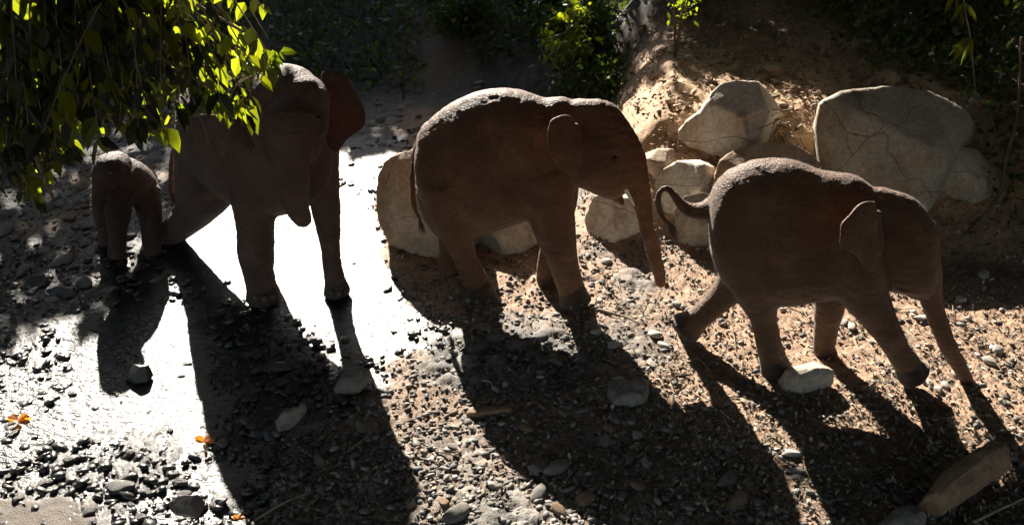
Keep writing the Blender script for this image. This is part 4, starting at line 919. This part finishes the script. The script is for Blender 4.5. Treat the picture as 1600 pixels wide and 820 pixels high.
# ---------------------------------------------------------------- unseen trees round the clearing, crowns shaped for shade and skylight
def project_to_shade(px_, py_, zz): return G(px_, py_, zz)
SUNGAP = np.array([G(*q)[:2] for q in [(-260, 1300), (-160, 560), (60, 505), (130, 468), (235, 425), (262, 390), (262, 330), (350, 285), (520, 238), (640, 232)]] +
                  [G(*q, .6)[:2] for q in [(700, 200)]] + [G(900, 145, .9)[:2], G(985, 122, 1.0)[:2], G(1120, 104, 1.1)[:2], G(1260, 112, 1.1)[:2], G(1330, 150, 1.2)[:2], G(1420, 175, 1.2)[:2]] +
                  [G(*q)[:2] for q in [(1475, 385), (1560, 455), (1680, 500), (2400, 620), (1900, 640), (1620, 700), (1560, 735), (1440, 705), (1230, 705), (1150, 668), (900, 690), (870, 720), (900, 1000), (770, 1000), (745, 690), (700, 652), (480, 640), (440, 700), (470, 1300)]])
def keeps_sun(q, gap=True, mg=0.):
    """true where a leaf would shade something the sun reaches in the clearing"""
    out = np.zeros(len(q), bool)
    a = q - SUN * (q[:, 2] / SUN[2])[:, None]
    if gap: out |= (poly_sd(a[:, 0], a[:, 1], SUNGAP) > .05) & (a[:, 1] > 2.2)
    for zz, x0, x1, y0, y1 in ((2.05, -3.1, -1.4, 6.4, 8.8), (.9, -1.3, -.2, 7.9, 8.8), (2.0, -.6, 1.4, 6.5, 8.0), (1.5, -.95, -.5, 7.2, 7.9), (1.8, 1.2, 3.5, 5.2, 7.0), (1.3, 1.3, 2., 5.6, 7.), (1.15, 1.0, 3.5, 8.8, 10.5), (2.0, .3, 1.2, 12.2, 13.), (2.2, 1.8, 2.4, 11.2, 11.8)):
        a = q - SUN * ((q[:, 2] - zz) / SUN[2])[:, None]; out |= (a[:, 0] > x0 - mg) & (a[:, 0] < x1 + mg) & (a[:, 1] > y0 - mg) & (a[:, 1] < y1 + mg)
    a = q - SUN * ((q[:, 1] - 3.4) / SUN[1])[:, None]; out |= (a[:, 0] > -4.2) & (a[:, 0] < -.6) & (a[:, 2] > 1.5) & (a[:, 2] < 5.6)
    return out
tr_pos = [(-9, 22), (-4.5, 25), (0, 27), (4.5, 25.5), (9, 23), (13, 19), (-13, 19), (17, 15)]
pts = []
while len(pts) < 60000:
    x, y = rng.uniform(-18, 18, 6000), rng.uniform(1.5, 33, 6000); sd = poly_sd(x, y, SUNGAP) + .35 * fbm(x * 1.5, y * 1.5, 90)
    k = (sd < -.05); x, y = x[k], y[k]; H_, _ = base(x, y); t = rng.uniform(11, 16, len(x))
    H_ = H_ + np.where(((y > 11.8) & (x > .3)) | (y > 13) | (x > 5.2), rng.random(len(x)) * 1.0, 0)
    q = np.stack([x, y, H_ + .1], -1) + SUN * t[:, None]; pts += list(q[~keeps_sun(q, False, .15)])  # crown leaves set up the sun rays from ground meant to be shaded
pts = np.array(pts[:60000]); tp = np.array(tr_pos)
own = np.argmin(((pts[:, None, :2] - tp[None]) ** 2).sum(-1), 1)
def big_tree(x, y, Q, label, hgt_=None, size=.42):
    b = np.array([x, y, hz(x, y) - .2]); root = empty('tree', b); tag(root, label, 'tree', 'tall trees around the clearing')
    top = Q.mean(0) - b; parts = [tube(np.array([[0, 0, 0], top * [.1, .1, .35], top * [.5, .5, .75], top]), [.32, .26, .2, .1], 12)]
    for q in Q[:: max(1, len(Q) // 14)]:
        parts.append(tube(np.array([top * [.4, .4, .7], (top * .6 + (q - b) * .4), q - b]), [.1, .06, .02], 7))
    v, f = merge(parts); obj('trunk', v, f, M_bark, root)
    v, f = leaves(Q - b, rdir(len(Q)), rng.uniform(.6, 1.2, len(Q)) * size, .7, quad=True); obj('crown', v, f, M_leaf_dark, root, False)
for i, (x, y) in enumerate(tr_pos):
    Q = pts[own == i]
    if len(Q) > 50: big_tree(x, y, Q, 'unseen forest tree beyond the hillside, crown shaped to shade the stream bed')
for i, (x, y) in enumerate([(-13, 8), (-12, 0), (-7, -7), (0, -9), (7, -7), (12, 0), (13, 8), (-13, 14), (14, 14), (-6, 1.5), (7.5, 1.5)]):  # added crowns at the sides, behind and overhead to cut skylight
    n_ = 2600; t_ = rng.random((n_, 1)) ** .5; a_ = rng.uniform(0, 6.28, n_)
    cx, cy = x * .55, y * .55 + 5
    Q = np.stack([cx + np.cos(a_) * t_[:, 0] * 8.5, np.minimum(cy + np.sin(a_) * t_[:, 0] * 8.5, 17.5 + rng.random(n_)), 10.2 + rng.normal(0, .8, n_) - t_[:, 0] ** 2 * 1.2], -1)
    d = rng.normal(0, 1, (1500, 3)); d /= np.linalg.norm(d, axis=1)[:, None]
    Q2 = np.array([x * 1.0, y * 1.0, 6.0]) + d * (rng.random((1500, 1)) ** .35) * np.array([4.2, 4.2, 4.6])
    Q2 = Q2[(Q2[:, 2] > 2.5) & ((np.abs(Q2[:, 0]) > 7) | (Q2[:, 1] < -2))]
    Q = np.vstack([Q, Q2]); Q = Q[~keeps_sun(Q, True, .5)]; tx, ty = (x, y) if abs(x) > 8 or y < -3 else (x * 1.6, y - 5)
    big_tree(tx, ty, Q[rng.permutation(len(Q))], 'unseen tree added beside or behind the viewer to block skylight', size=.75)
